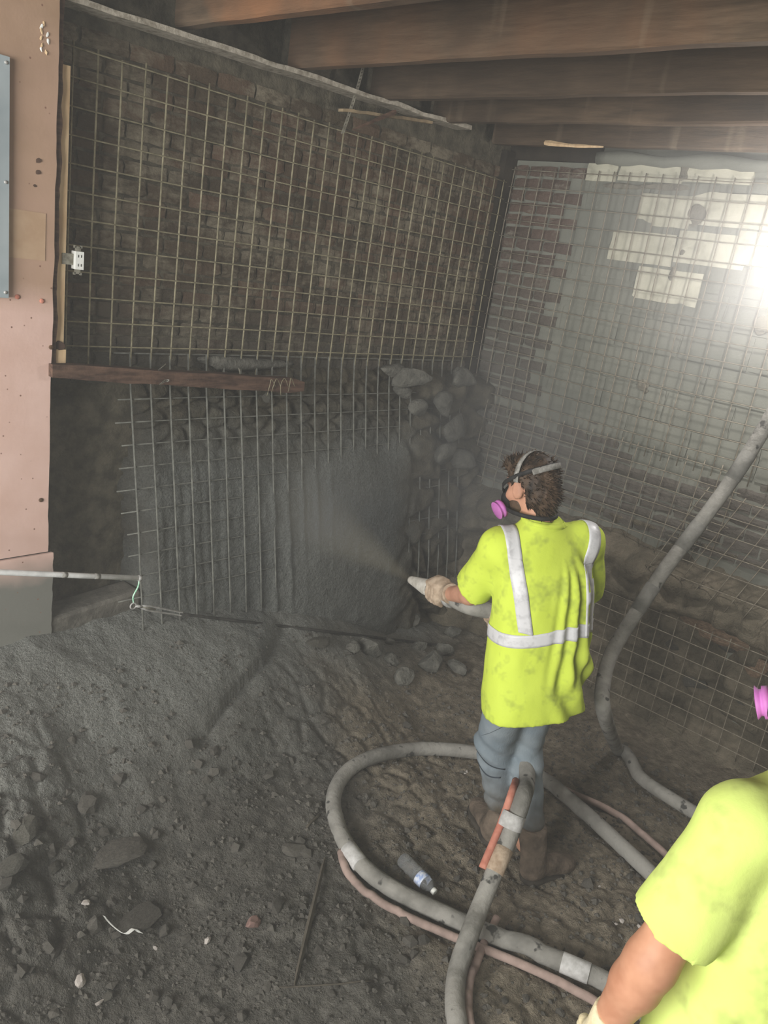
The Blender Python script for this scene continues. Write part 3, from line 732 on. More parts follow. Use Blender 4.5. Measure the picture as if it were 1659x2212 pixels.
# breaker box at the picture's edge
bx = wempty('breaker_box', (-3.45, -0.24, 2.05)); tag(bx, 'flat grey metal breaker box cover mounted on the pink panel', 'breaker box')
v, f = boxd(-3.66, -3.262, -0.222, -0.2, 2.055, 2.855); mesh('cover', v, f, 'box_grey', bx)
mesh('inner_door', *boxd(-3.6, -3.32, -0.228, -0.222, 2.2, 2.75), 'box_grey', bx)
for z in (2.075, 2.455, 2.835):
    v, f = tube_d([(-3.275, -.222, z), (-3.275, -.226, z), (-3.275, -.228, z)], [.006, .006, .003], 8); mesh('screw', v, f, 'steel', bx, True)

# old timber lying along the wall
tb = wempty('timber_beam', (-2.4, -0.2, 1.72)); tag(tb, 'dark old timber lying across the wall under the upper wire mesh', 'timber')
a = on_y(105, 798, -0.2); b = on_y(648, 832, -0.17)
n = 30; V_ = []
for k in range(n):
    t = k / (n - 1); p = a + (b - a) * t; hh = .028 + .010 * t + .004 * float(fbm(t * 9, 0, 0, 3, 3))
    if t > .93: hh *= 1 - (t - .93) * 5
    for (dy, dz) in ((-.035, -hh), (.035, -hh), (.035, hh * .9), (-.035, hh)): V_.append((p[0], p[1] + dy + .004 * float(fbm(t * 12, dy * 30, 0, 2, 5)), p[2] + dz + .004 * float(fbm(t * 16, dz * 90, 1, 3, 6))))
F_ = [tuple(map(int, q)) for q in grid_faces(n, 4)] + [(k * 4 + 3, k * 4, k * 4 + 4, k * 4 + 7) for k in range(n - 1)] + [(0, 1, 2, 3), tuple((n - 1) * 4 + q for q in (3, 2, 1, 0))]
mesh('beam', V_, F_, 'beam_timber', tb)
for i, (P) in enumerate([[(352, 792), (342, 800), (358, 786)], [(362, 822), (345, 830), (358, 820)], [(520, 800), (516, 795), (519, 808)]]):
    pts = [on_y(*q, -0.245) for q in P]; tube('nail', pts, .003, 'galvanized', tb, 5)
for i in range(4):
    x0 = 580 + i * 14 + random.uniform(-4, 4); pts = spline([on_y(x0 + random.uniform(-8, 8), 850 + random.uniform(-4, 6), -.22), on_y(x0 - 4 + random.uniform(0, 10), 832, -.235), on_y(x0 + 8, 818 + random.uniform(-3, 3), -.23), on_y(x0 + 16, 835, -.22)], 5)
    tube('frayed_wire', pts, .0018, 'wire', tb, 5)
p = on_y(362, 822, -.24); stone(tb, 'paint_flake', 'white_plastic', p, (.01, .006, .008), 720).matrix_parent_inverse = Matrix.Translation(-Vector(tb.location))
p = on_y(575, 858, -.19); stone(tb, 'mortar_lump', 'stone', p, (.03, .03, .03), 721).matrix_parent_inverse = Matrix.Translation(-Vector(tb.location))

# perforated strap hanging from a joist
P = [on_y(784, 146, -0.12), on_y(772, 190, -.12), on_y(756, 240, -.12), on_y(740, 288, -.1)]
C_ = spline(P, 6); V_, F_ = [], []; wd = np.array([.9, 0.1, .35]); wd /= np.linalg.norm(wd)
for k in range(len(C_) - 1):
    a, b = C_[k], C_[k + 1]; o = len(V_); h = .013; q = .0045
    for t in (0, .3, .7, 1):
        for s in (-h, -q, q, h): V_.append(a + (b - a) * t + wd * s)
    for i in range(3):
        for j in range(3):
            if i == 1 and j == 1: continue
            F_.append((o + i * 4 + j, o + i * 4 + j + 1, o + (i + 1) * 4 + j + 1, o + (i + 1) * 4 + j))
o = mesh('hanger_strap', V_, F_, 'galvanized'); md = o.modifiers.new('thick', 'SOLIDIFY'); md.thickness = .0015
tag(o, 'perforated metal strap hanging from a joist over the wire mesh', 'strap')
a, b = on_y(762, 280, -.09), on_y(855, 241, -.17); m_ = on_y(815, 258, -.13)
v, f = tube_d([a, a + (m_ - a) * .6, m_, b - (b - m_) * .1, b], [.004, .006, .009, .012, .010], 4); tag(mesh('wood_stick', v, f, 'beam_timber'), 'short broken brown stick caught beside the perforated strap', 'stick')

# pole across the panel, cord, turnbuckle and cable
pa, pb = on_y(0, 1236, -.47), on_y(303, 1249, -.47); d = (pb - pa) / np.linalg.norm(pb - pa)
po = wempty('pole', tuple(pa)); tag(po, 'white pipe reaching across the pink panel towards the sprayed wall', 'pipe')
tube('pipe', [pa - d * 1.1, pa, (pa + pb) / 2, pb], .0115, 'white_pipe', po, 14)
tube('end_ring', [pb - d * .012, pb + d * .004], .0135, 'steel', po, 14)
for t in (.42, .66): q = pa + (pb - pa) * t; tube('scuff_band', [q - d * .012, q + d * .012], .0119, 'strap_grey', po, 14)
ring = on_y(288, 1309, -.47)
tag(tube('cord', spline([pb - [.004, 0, .008], on_y(298, 1268, -.47), on_y(288, 1288, -.47), ring + [0, 0, .016]], 6), .0035, 'cord_green', None, 7), 'green and white cord tied from the white pipe down to the eye bolt', 'cord')
tbk = wempty('turnbuckle', tuple(ring)); tag(tbk, 'steel turnbuckle with an eye bolt hanging from the green cord', 'turnbuckle')
an = np.linspace(0, 2 * math.pi, 17); tube('eye', [ring + np.array([.014 * math.cos(q), 0, .014 * math.sin(q)]) for q in an], .0035, 'steel', tbk, 6)
e1 = on_y(306, 1311, -.47); e2 = on_y(322, 1314, -.46); e3 = on_y(395, 1327, -.43)
tube('shank', [ring + [.013, 0, -.002], e1], .007, 'steel', tbk, 8)
dd = (e3 - e2); dl = np.linalg.norm(dd); dd /= dl; up = np.array([0, 0, 1.0]); sd = np.cross(dd, up); up = np.cross(sd, dd)
for s in (-1, 1): tube('side_bar', [e1 + up * .009 * s * .5, e2 + up * .011 * s, e3 - dd * .01 + up * .010 * s, e3], .0048, 'steel', tbk, 8)
tube('screw_rod', [e1, e2 + dd * .04], .004, 'galvanized', tbk, 8)
end = fl(962, 1393, .03)
cb_pts = np.vstack([[e3 - dd * .01], spline([fl(px_, 1327 + (px_ - 395) * .119, .012) for px_ in (470, 540, 610, 680, 750, 820, 890, 960)], 5)])
tag(tube('steel_cable', cb_pts, .0075, 'cable', None, 8), 'dark cable running taut from the turnbuckle to the rubble at the corner', 'cable')

# work lamp out of the frame's edge, its light caught in the dust
lp = at_d(1775, 500, 3.35); lm = wempty('work_lamp', tuple(lp)); tag(lm, 'lit work lamp hanging from the joists near the block wall', 'lamp')
tube('lamp_cord', spline([lp + [0, 0, .1], lp + [.01, 0, .2], [lp[0], lp[1], JZ + .02]], 5), .005, 'lamp_black', lm, 6)
v, f = tube_d([lp + [0, 0, z] for z in (.11, .09, .05, .03)], [.012, .03, .034, .03], 14); mesh('socket', v, f, 'lamp_black', lm, True)
v, f = tube_d([lp + [0, 0, z] for z in (.04, .02, -.01, -.035, -.05)], [.014, .028, .036, .028, .008], 14); mesh('bulb', v, f, 'lamp_glow', lm, True)
for k in range(6):
    a = k * math.pi / 3; ca, sa = math.cos(a), math.sin(a)
    tube('guard_wire', spline([lp + [ca * .034, sa * .034, .05], lp + [ca * .06, sa * .06, 0], lp + [ca * .045, sa * .045, -.06], lp + [0, 0, -.085]], 4), .0018, 'galvanized', lm, 5)
L = bpy.data.lights.new('work_lamp_light', 'POINT'); L.energy = 70; L.color = (1, .96, .93); L.shadow_soft_size = .1
lo_ = bpy.data.objects.new('work_lamp_light', L); COL.objects.link(lo_); lo_.location = lp + [0, 0, -.1]

# ================================================================== HOSES ON THE FLOOR
HR = 0.035
def lay_on(P, r, lift=0.0):
    out = []
    for p in P: out.append((p[0], p[1], max(p[2], gz(p[0], p[1]) + r * .85) + lift))
    return np.array(out)
def floor_path(pix, r, n=10): return lay_on(spline([fl(*q, r) for q in pix], n), r)
ring_hose = wempty('concrete_hose', tuple(fl(720, 1740))); tag(ring_hose, 'thick dusty grey concrete hose curled in a loop around the water bottle', 'hose')
pix = [(1480, 2260), (1330, 2135), (1230, 2085), (1090, 2030), (960, 1975), (840, 1915), (765, 1850), (727, 1775), (722, 1715), (752, 1665), (810, 1634), (900, 1618), (1000, 1622), (1090, 1640), (1170, 1680), (1260, 1752), (1340, 1825), (1430, 1910), (1520, 2000)]
hp = floor_path(pix, HR, 9); tube('hose', hp, HR * (1 + .03 * np.array([float(fbm(i * .7, 0, 0, 2, 3)) for i in range(len(hp))])), 'hose', ring_hose, 18)
def band(path, i, w, r, name, mat, parent, side=None):
    a, b = path[i], path[i + 1]; d = (b - a) / np.linalg.norm(b - a); c = a if side is None else a + side
    return tube(name, [c - d * w / 2 * 1.02, c - d * w / 2, c + d * w / 2, c + d * w / 2 * 1.02], [r * .97, r, r, r * .97], mat, parent, 18)
def nearest(path, px): q = fl(*px, HR); return int(np.argmin(np.linalg.norm(path[:, :2] - q[:2], axis=1)))
band(hp, nearest(hp, (765, 1850)), .10, HR * 1.06, 'tape_wrap', 'tape_grey', ring_hose); band(hp, nearest(hp, (1248, 2093)), .10, HR * 1.06, 'tape_wrap', 'tape_grey', ring_hose)
# thin air hose lying along the loop
air = tag(tube('air_hose', floor_path([(1330, 2192), (1225, 2130), (1115, 2078), (995, 2030), (870, 1975), (788, 1926), (748, 1880), (736, 1840)], .017, 9), .0165, 'hose_pink_dusty', None, 12), 'thin dusty pink air hose lying along the outer side of the hose loop', 'hose')
tag(tube('air_hose', floor_path([(1148, 1668), (1180, 1690), (1240, 1715), (1320, 1752), (1400, 1812), (1460, 1868), (1540, 1960)], .017, 9), .0165, 'hose_pink_dusty', None, 12), 'thin pinkish air hose running behind the standing worker towards the second worker', 'hose')
# hose that climbs the right wall
up = [at_d(1700, 840, 3.55), at_d(1648, 930, 3.6), at_d(1585, 1030, 3.66), at_d(1520, 1120, 3.7), at_d(1440, 1225, 3.72), at_d(1370, 1330, 3.72), at_d(1322, 1410, 3.68), at_d(1303, 1475, 3.6), at_d(1305, 1540, 3.5)]
up += [fl(1335, 1620, HR), fl(1385, 1680, HR), fl(1450, 1725, HR), fl(1540, 1780, HR), fl(1640, 1850, HR)]
wp = lay_on(spline(up, 8), HR * .9)
wh = wempty('concrete_hose', tuple(fl(1385, 1680))); tag(wh, 'grey dusty hose hanging down the mesh wall and bending onto the floor', 'hose')
tube('hose', wp, .034, 'hose', wh, 18)
for i, k in enumerate((14, 27, 37)): band(wp, k, .14, .036, 'cement_collar', 'collar', wh)

# ================================================================== LITTER ON THE FLOOR
# clear water bottle
a, b = fl(866, 1856, .03), fl(925, 1915, .03); a[2] = gz(a[0], a[1]) + .033; b[2] = gz(b[0], b[1]) + .033
bo = wempty('water_bottle', tuple((a + b) / 2)); tag(bo, 'crushed clear plastic water bottle lying inside the hose loop', 'bottle')
d = (b - a) / np.linalg.norm(b - a); L_ = .21
ts = np.array([0, .004, .012, .03, .045, .06, .075, .09, .105, .12, .135, .15, .165, .178, .188, .195]); rs = np.array([.01, .026, .031, .031, .029, .0315, .029, .0315, .029, .031, .031, .031, .028, .02, .013, .0125])
v, f = tube_d([a + d * q for q in ts], rs, 18); mesh('bottle_body', v, f, 'clear_plastic', bo, True)
v, f = tube_d([a + d * q for q in (.193, .194, .208, .209)], [.008, .0145, .0145, .008], 14); mesh('cap', v, f, 'white_plastic', bo, True)
v, f = tube_d([a + d * q for q in (.112, .113, .148, .149)], [.0300, .0318, .0318, .03], 18, False); mesh('bottle_label', v, f, 'bottle_label', bo, True)
# stake, rod, plastic strip
a, b = fl(702, 1852, .01), fl(636, 2128, .01); P = lay_on(np.linspace(a, b, 12), .006)
v, f = tube_d(P, [.003, .008, .009, .009, .009, .010, .010, .010, .009, .008, .007, .003], 4); tag(mesh('wooden_stake', v, f, 'wood_stake'), 'long narrow wooden stake lying in the dark dirt', 'stake')
tag(tube('thin_rod', lay_on(np.linspace(fl(600, 2134, .005), fl(806, 2121, .005), 10), .004), .0032, 'wood_stake', None, 6), 'thin straight rod lying across the end of the wooden stake', 'rod')
P = lay_on(spline([fl(224, 1986, .006), fl(245, 2008, .006), fl(270, 2024, .006), fl(288, 2014, .02), fl(302, 2022, .006)], 6), .004, .012); V_, F_ = [], []
for k, p in enumerate(P):
    w_ = .005 + .007 * (k / len(P)) ** 2
    V_ += [p + [w_ * .6, -w_ * .6, 0], p + [-w_ * .6, w_ * .6, .004]]
F_ = [(2 * k, 2 * k + 1, 2 * k + 3, 2 * k + 2) for k in range(len(P) - 1)]
o = mesh('plastic_strip', V_, F_, 'white_plastic'); md = o.modifiers.new('thick', 'SOLIDIFY'); md.thickness = .002
tag(o, 'curled white plastic strip lying on the dark rubble', 'strip')
tag(tube('thin_stick', lay_on(np.linspace(fl(662, 1788, .005), fl(690, 1760, .005), 6), .004), .006, 'wood_stake', None, 5), 'short twig beside the left bend of the hose loop', 'stick')
# ledge block by the panel
p = fl(195, 1338); lb = mesh('concrete_ledge', *boxd(-.24, .24, -.07, .07, -.12, .05), 'rubble_dark'); lb.location = (p[0] + .02, p[1] + .06, p[2] + .03); lb.rotation_euler = (0.05, -.06, .08)
md = lb.modifiers.new('round', 'BEVEL'); md.width = .015; md.segments = 2
tag(lb, 'low grey concrete ledge at the foot of the pink panel', 'ledge')

def rubble(name, mat, px, py, w, h, d, rot, seed, label, group=None, cat='stone', fine=True, sink=.3):
    p = fl(px, py); o = link(name, rock_mesh(name, mat, seed, fine=fine)); o.scale = (w / 2, d / 2, h / 2)
    o.rotation_euler = rot; o.location = (p[0], p[1], p[2] + h * (.5 - sink)); tag(o, label, cat, group); return o
R_ = rubble
R_('brick_chip', 'rubble_pink', 545, 1998, .075, .05, .07, (.1, .2, .6), 1, 'pale pink brick chip lying on the bare dark dirt', cat='brick chip')
R_('rubble_stone', 'rubble_pale', 175, 2120, .055, .04, .045, (.3, .1, .9), 2, 'bright white stone chip near the bottom corner of the dark floor')
R_('brick_piece', 'rubble_dark', 640, 1838, .15, .045, .09, (.05, .05, -.75), 3, 'flat dark broken brick lying beside the left bend of the hose', cat='brick')
R_('rubble_stone', 'rubble_dark', 190, 1745, .16, .07, .08, (.05, -.2, .9), 4, 'long grey stone block tilted on the grey heap')
R_('stone_slab', 'rubble_dark', 250, 1850, .30, .06, .22, (.03, .1, .2), 5, 'wide flat dark stone slab below the tilted stone block', cat='slab')
R_('rubble_stone', 'stone', 55, 1800, .13, .09, .1, (.2, -.2, .4), 6, 'angular grey stone at the edge of the heap below the pink panel')
R_('rubble_stone', 'stone', 25, 1885, .13, .09, .09, (0, .1, .1), 7, 'squared grey stone lowest on the picture edge, half buried')
R_('rubble_stone', 'stone', 115, 1880, .08, .05, .06, (.2, .1, .9), 8, 'rounded grey stone beside the wide flat slab')
R_('rubble_stone', 'stone', 157, 1925, .07, .05, .05, (.2, .1, .1), 9, 'small grey stone in the hollow below the flat slab')
R_('rubble_stone', 'rubble_pale', 185, 1955, .035, .03, .03, (.2, .4, .1), 10, 'tiny white chip above the curled plastic strip')
R_('rubble_stone', 'rubble_pale', 215, 2168, .04, .02, .02, (.2, .1, .1), 12, 'small pale sliver of stone below the bright white chip')
R_('rubble_stone', 'stone', 238, 2155, .06, .05, .05, (.3, .2, .5), 13, 'grey pointed stone next to the pale sliver')
R_('stone_slab', 'rubble_dark', 300, 1985, .22, .05, .12, (.02, .06, .2), 14, 'thin dark slab lying against the curled white plastic strip', cat='slab')
R_('rubble_stone', 'stone', 690, 1388, .2, .05, .14, (.06, .1, .3), 15, 'flat grey slab of spray lying below the dark cable')
for i, (px, py, s) in enumerate([(800, 1408, .16), (845, 1428, .11), (872, 1470, .14), (930, 1440, .17), (958, 1408, .11), (905, 1400, .12), (760, 1405, .09), (985, 1450, .12), (890, 1345, .14), (935, 1320, .13), (975, 1370, .12), (840, 1390, .08)]):
    R_('corner_rubble', 'foundation', px, py, s * 1.35, s * .9, s * 1.0, (random.uniform(-.4, .4), random.uniform(-.4, .4), random.uniform(0, 3)), 30 + i, 'grey rubble stone in the pile at the foot of the corner', 'rubble pile at the corner')
sm = [rock_mesh('small_stone', 'rubble_dark', 60 + k, fine=False) for k in range(6)] 
pr = random.Random(5); made = 0
while made < 230:
    px, py = pr.uniform(0, 1420), pr.uniform(1560, 2205)
    if 720 < px < 1300 and 1640 < py < 2000 and pr.random() < .5: continue
    p = fl(px, py); s = pr.choice([.02, .025, .03, .035, .04, .05, .065]) * pr.uniform(.8, 1.2)
    if p[0] > -.3 or p[1] > -.3: continue
    o = link('small_stone', pr.choice(sm)); o.scale = (s * .6, s * .5, s * .4); o.rotation_euler = (pr.uniform(-.5, .5), pr.uniform(-.5, .5), pr.uniform(0, 6)); o.location = (p[0], p[1], p[2] + s * .12)
    if 740 < px < 1160 and 1650 < py < 1940: w_ = 'on the brown dirt inside the hose loop'
    elif abs(px - 668) < 95 and py > 1800: w_ = 'beside the long wooden stake'
    elif px < 430 and py < 1930: w_ = 'on the grey rubble below the pink panel'
    elif px < 430: w_ = 'around the curled white plastic strip'
    elif px > 800: w_ = 'on the dirt outside the hose loop'
    else: w_ = 'on the dark dirt between the panel and the hose loop'
    tag(o, 'small loose stone ' + w_, 'stone', 'loose stones ' + w_); made += 1
for i, (px, py, s) in enumerate([(1343, 1990, .028), (1380, 2003, .03), (1330, 1998, .018), (1005, 1670, .03), (448, 2035, .035), (335, 2050, .022), (1295, 1915, .016)]):
    p = fl(px, py); o = link('small_stone', rock_mesh('small_stone', 'rubble_pale', 90 + i, fine=False)); o.scale = (s * .6, s * .45, s * .4); o.location = (p[0], p[1], p[2] + s * .15); o.rotation_euler = (.3, .2, i)
    tag(o, 'small pale chip standing out on the brown dirt', 'stone', 'pale chips on the dirt')
# gravel and grit: nobody could count it
n = 11000; V_ = []; F_ = []
gxs = RNG.uniform(-3.9, -0.5, n); gys = RNG.uniform(-2.9, -0.4, n)
den = fbm(gxs * 1.3, gys * 1.3, 0, 2, 77); keep = den > RNG.uniform(-.9, .35, n)
gxs, gys = gxs[keep], gys[keep]; gzs = ground(gxs, gys); sc = np.clip(RNG.lognormal(-5.1, .5, len(gxs)), .0025, .02)
octv = np.array([(1, 0, 0), (-1, 0, 0), (0, 1, 0), (0, -1, 0), (0, 0, 1), (0, 0, -1)], float); octf = [(0, 2, 4), (2, 1, 4), (1, 3, 4), (3, 0, 4), (2, 0, 5), (1, 2, 5), (3, 1, 5), (0, 3, 5)]
for k in range(len(gxs)):
    v = octv * RNG.uniform(.6, 1.3, (6, 1)) * sc[k]; th = RNG.uniform(0, 6.28); c_, s_ = math.cos(th), math.sin(th)
    o = len(V_)
    for q in v: V_.append((gxs[k] + q[0] * c_ - q[1] * s_, gys[k] + q[0] * s_ + q[1] * c_, gzs[k] + q[2] * .7 + sc[k] * .2))
    F_ += [(a + o, b + o, c + o) for a, b, c in octf]
tag(mesh('gravel', V_, F_, 'rubble_dark'), 'fine gravel and grit strewn over the dirt floor', 'gravel', kind='stuff')

# ================================================================== PEOPLE
class Field:
    """a signed distance field on a grid; parts are blended in and the surface is pulled out as one mesh"""
    def __init__(s, lo, hi, h):
        s.lo = np.array(lo, float); s.h = h; s.n = np.ceil((np.array(hi) - s.lo) / h).astype(int) + 1
        s.ax = [s.lo[i] + h * np.arange(s.n[i]) for i in range(3)]
        s.d = np.full(tuple(s.n), 1.0, np.float32)
    def sub(s, lo, hi):
        a = np.clip(np.floor((np.array(lo) - s.lo) / s.h).astype(int), 0, s.n); b = np.clip(np.ceil((np.array(hi) - s.lo) / s.h).astype(int) + 1, 0, s.n)
        sl = tuple(slice(a[i], b[i]) for i in range(3))
        g = np.meshgrid(*[s.ax[i][sl[i]] for i in range(3)], indexing='ij', sparse=True)
        return sl, g
    def put(s, sl, e, k):
        o = s.d[sl]
        if o.size == 0: return
        if k > 0:
            q = np.clip(k - np.abs(o - e), 0, None) / k; s.d[sl] = np.minimum(o, e) - q * q * k * .25
        else: s.d[sl] = np.minimum(o, e)
    def cone(s, a, b, ra, rb, k=.03):
        a = np.array(a, float); b = np.array(b, float); m = max(ra, rb) + k + .03
        sl, (x, y, z) = s.sub(np.minimum(a, b) - m, np.maximum(a, b) + m); ba = b - a
        t = np.clip(((x - a[0]) * ba[0] + (y - a[1]) * ba[1] + (z - a[2]) * ba[2]) / (ba @ ba + 1e-12), 0, 1)
        e = np.sqrt((x - a[0] - t * ba[0]) ** 2 + (y - a[1] - t * ba[1]) ** 2 + (z - a[2] - t * ba[2]) ** 2) - (ra + t * (rb - ra))
        s.put(sl, e, k); return s
    def chain(s, pts, rs, k=.02):
        for i in range(len(pts) - 1): s.cone(pts[i], pts[i + 1], rs[i], rs[i + 1], k)
        return s
    def _ell(s, c, r, M, m):
        c = np.array(c, float); r = np.array(r, float); M = np.eye(3) if M is None else np.array(M); R_ = max(r) + m
        sl, (x, y, z) = s.sub(c - R_, c + R_); x, y, z = x - c[0], y - c[1], z - c[2]
        q = [M[0, i] * x + M[1, i] * y + M[2, i] * z for i in range(3)]
        k0 = np.sqrt(sum((q[i] / r[i]) ** 2 for i in range(3))) + 1e-9; k1 = np.sqrt(sum((q[i] / r[i] ** 2) ** 2 for i in range(3))) + 1e-9
        return sl, k0 * (k0 - 1) / k1
    def ell(s, c, r, M=None, k=.02):
        sl, e = s._ell(c, r, M, k + .03); s.put(sl, e, k); return s
    def cut_ell(s, c, r, M=None, k=.01):
        sl, e = s._ell(c, r, M, k + .02); o = s.d[sl]; q = np.clip(k - np.abs(o + e), 0, None) / k; s.d[sl] = np.maximum(o, -e) + q * q * k * .25; return s
    def box(s, c, hs, rad, M=None, k=.02):
        c = np.array(c, float); M = np.eye(3) if M is None else np.array(M); m = float(np.linalg.norm(hs)) + rad + k + .03
        sl, (x, y, z) = s.sub(c - m, c + m); x, y, z = x - c[0], y - c[1], z - c[2]
        q = [np.abs(M[0, i] * x + M[1, i] * y + M[2, i] * z) - hs[i] for i in range(3)]
        e = np.sqrt(sum(np.maximum(v, 0) ** 2 for v in q)) + np.minimum(np.maximum(q[0], np.maximum(q[1], q[2])), 0) - rad
        s.put(sl, e, k); return s
    def loft(s, sec, face, k=.03, p=2.4):
        """stack of ellipses: rows of z, cx, cy, half width, half depth; face = angle of the wide axis"""
        sec = np.array(sec, float); z0, z1 = sec[0, 0], sec[-1, 0]; m = sec[:, 3].max() + .08
        sl, (x, y, z) = s.sub((sec[:, 1].min() - m, sec[:, 2].min() - m, z0 - .05), (sec[:, 1].max() + m, sec[:, 2].max() + m, z1 + .05))
        f = lambda i: np.interp(z, sec[:, 0], sec[:, i]); ca, sa = math.cos(face), math.sin(face)
        dx, dy = x - f(1), y - f(2); u = (dx * ca + dy * sa) / f(3); v = (-dx * sa + dy * ca) / f(4)
        e = ((np.abs(u) ** p + np.abs(v) ** p + 1e-9) ** (1 / p) - 1) * np.minimum(f(3), f(4)) * 1.1
        e = np.maximum(e, np.maximum(z0 - z, z - z1)); s.put(sl, e, k); return s
    def plane(s, c, nrm, lo=None, hi=None):
        """cut away what lies on the side the normal points to, inside an optional box"""
        sl, (x, y, z) = s.sub(s.lo if lo is None else lo, (s.lo + s.h * s.n) if hi is None else hi); n = np.array(nrm, float); n /= np.linalg.norm(n)
        s.d[sl] = np.maximum(s.d[sl], (x - c[0]) * n[0] + (y - c[1]) * n[1] + (z - c[2]) * n[2]); return s
    def warp(s, fn):
        g = np.meshgrid(*s.ax, indexing='ij'); k = np.abs(s.d) < .05
        s.d[k] += fn(g[0][k], g[1][k], g[2][k]).astype(np.float32); return s
    def surf(s, smooth=1):
        D = s.d; nx, ny, nz = D.shape; I = D < 0
        cs = np.zeros((nx - 1, ny - 1, nz - 1), np.int32)
        for dx in (0, 1):
            for dy in (0, 1):
                for dz in (0, 1): cs += I[dx:nx - 1 + dx, dy:ny - 1 + dy, dz:nz - 1 + dz]
        act = (cs > 0) & (cs < 8); idx = np.full(act.shape, -1, np.int64); cells = np.argwhere(act); idx[act] = np.arange(len(cells))
        acc = np.zeros((len(cells), 3)); cnt = np.zeros(len(cells)); i, j, k = cells.T
        C8 = [(a, b, c) for a in (0, 1) for b in (0, 1) for c in (0, 1)]
        for a in C8:
            for ax in range(3):
                if a[ax]: continue
                b = list(a); b[ax] = 1
                da = D[i + a[0], j + a[1], k + a[2]]; db = D[i + b[0], j + b[1], k + b[2]]; m = (da < 0) != (db < 0)
                t = np.where(m, da / (da - db + 1e-12), 0); p = np.tile(np.array(a, float), (len(cells), 1)); p[:, ax] += t
                acc[m] += p[m]; cnt[m] += 1
        v = s.lo + s.h * (cells + acc / cnt[:, None]); Q = []
        for ax in range(3):
            o1, o2 = [(1, 2), (2, 0), (0, 1)][ax]
            sl0 = [slice(None)] * 3; sl1 = [slice(None)] * 3; sl0[ax] = slice(0, -1); sl1[ax] = slice(1, None)
            ch = I[tuple(sl0)] != I[tuple(sl1)]; e = np.argwhere(ch)
            e = e[(e[:, o1] > 0) & (e[:, o2] > 0) & (e[:, o1] < D.shape[o1] - 1) & (e[:, o2] < D.shape[o2] - 1)]
            def cell(a, b): q = e.copy(); q[:, o1] -= a; q[:, o2] -= b; return idx[q[:, 0], q[:, 1], q[:, 2]]
            q = np.stack([cell(1, 1), cell(0, 1), cell(0, 0), cell(1, 0)], 1); inside = I[e[:, 0], e[:, 1], e[:, 2]]
            q[~inside] = q[~inside][:, ::-1]; Q.append(q)
        Q = np.concatenate(Q); Q = Q[(Q >= 0).all(1)]
        for _ in range(smooth):
            sm_ = np.zeros_like(v); c = np.zeros(len(v))
            for a in range(4):
                for b in (1, 3):
                    np.add.at(sm_, Q[:, a], v[Q[:, (a + b) % 4]]); np.add.at(c, Q[:, a], 1)
            v = v * .4 + .6 * sm_ / np.maximum(c, 1)[:, None]
        return v, Q
    def obj(s, name, mat, parent, smooth=1):
        v, q = s.surf(smooth); return fast_mesh(name, v, q, mat, parent)
def A3(*a): return np.array(a, float)
def unit(v): v = np.array(v, float); return v / np.linalg.norm(v)
def rotz(a): c, s = math.cos(a), math.sin(a); return np.array([[c, -s, 0], [s, c, 0], [0, 0, 1]])
def head_frame(yaw, pitch, roll=0.0):
    """columns: right, forward, up; yaw turned left from +y, pitch down"""
    c, s = math.cos(pitch), math.sin(pitch); P = np.array([[1, 0, 0], [0, c, s], [0, -s, c]])
    c, s = math.cos(roll), math.sin(roll); Rl = np.array([[c, 0, s], [0, 1, 0], [-s, 0, c]])
    return rotz(yaw) @ P @ Rl
def add_head(F, c, M):
    """skull, jaw, nose, brow, ears, eye sockets; c = middle of the head"""
    w = lambda p: c + M @ A3(*p)
    F.ell(w((0, -.012, .022)), (.076, .098, .092), M, .02); F.ell(w((0, .026, -.045)), (.058, .066, .072), M, .03)
    F.ell(w((0, .045, -.088)), (.036, .038, .024), M, .025)
    F.cone(w((0, .086, .012)), w((0, .112, -.026)), .009, .015, .014)                     # nose
    for s in (-1, 1):
        F.cone(w((s * .012, .082, .03)), w((s * .05, .07, .026)), .01, .009, .014)         # brow
        F.ell(w((s * .045, .062, -.03)), (.022, .022, .02), M, .02)                        # cheek
        F.cut_ell(w((s * .031, .094, .006)), (.015, .013, .010), M, .012)                   # eye socket
        E = M @ rotz(s * -.35)
        F.ell(w((s * .084, -.010, -.006)), (.011, .024, .037), E, .006); F.cut_ell(w((s * .098, -.004, -.002)), (.007, .013, .023), E, .006)
    F.cone(w((-.018, .085, -.056)), w((.018, .085, -.056)), .008, .008, .008)              # lips
def grip_hand(F, c, axis, out, R, wrist, r=.0125, n=4, span=3.5, flip=1):
    """a gloved hand closed on a tube: c on the tube's axis, out = side the back of the hand is on, flip = which way the fingers close"""
    a = unit(axis); u = unit(out - a * (out @ a)); v = np.cross(a, u) * flip; Rr = R + r
    pc = c + u * (R + .012)
    F.box(pc, (.012, .040, .030), .010, np.stack([u, a, v], 1), .012)
    L = [1.0, 1.08, 1.0, .8]
    for i in range(n):
        o = a * (-.033 + .022 * i); th = np.linspace(.35, .35 + span * .62 * L[i], 5)
        F.chain([c + o + Rr * (math.cos(t) * u + math.sin(t) * v) for t in th], [r * 1.05, r * 1.02, r, r * .95, r * .85], .005)
    o = -a * .045; th = np.linspace(-.35, -1.75, 4)
    F.chain([c + o + a * (.010 * q) * -1 + (Rr + .002) * (math.cos(t) * u + math.sin(t) * v) for q, t in enumerate(th)], [r * 1.15, r * 1.1, r, r * .9], .008)
    F.cone(wrist, pc, .034, .030, .025)
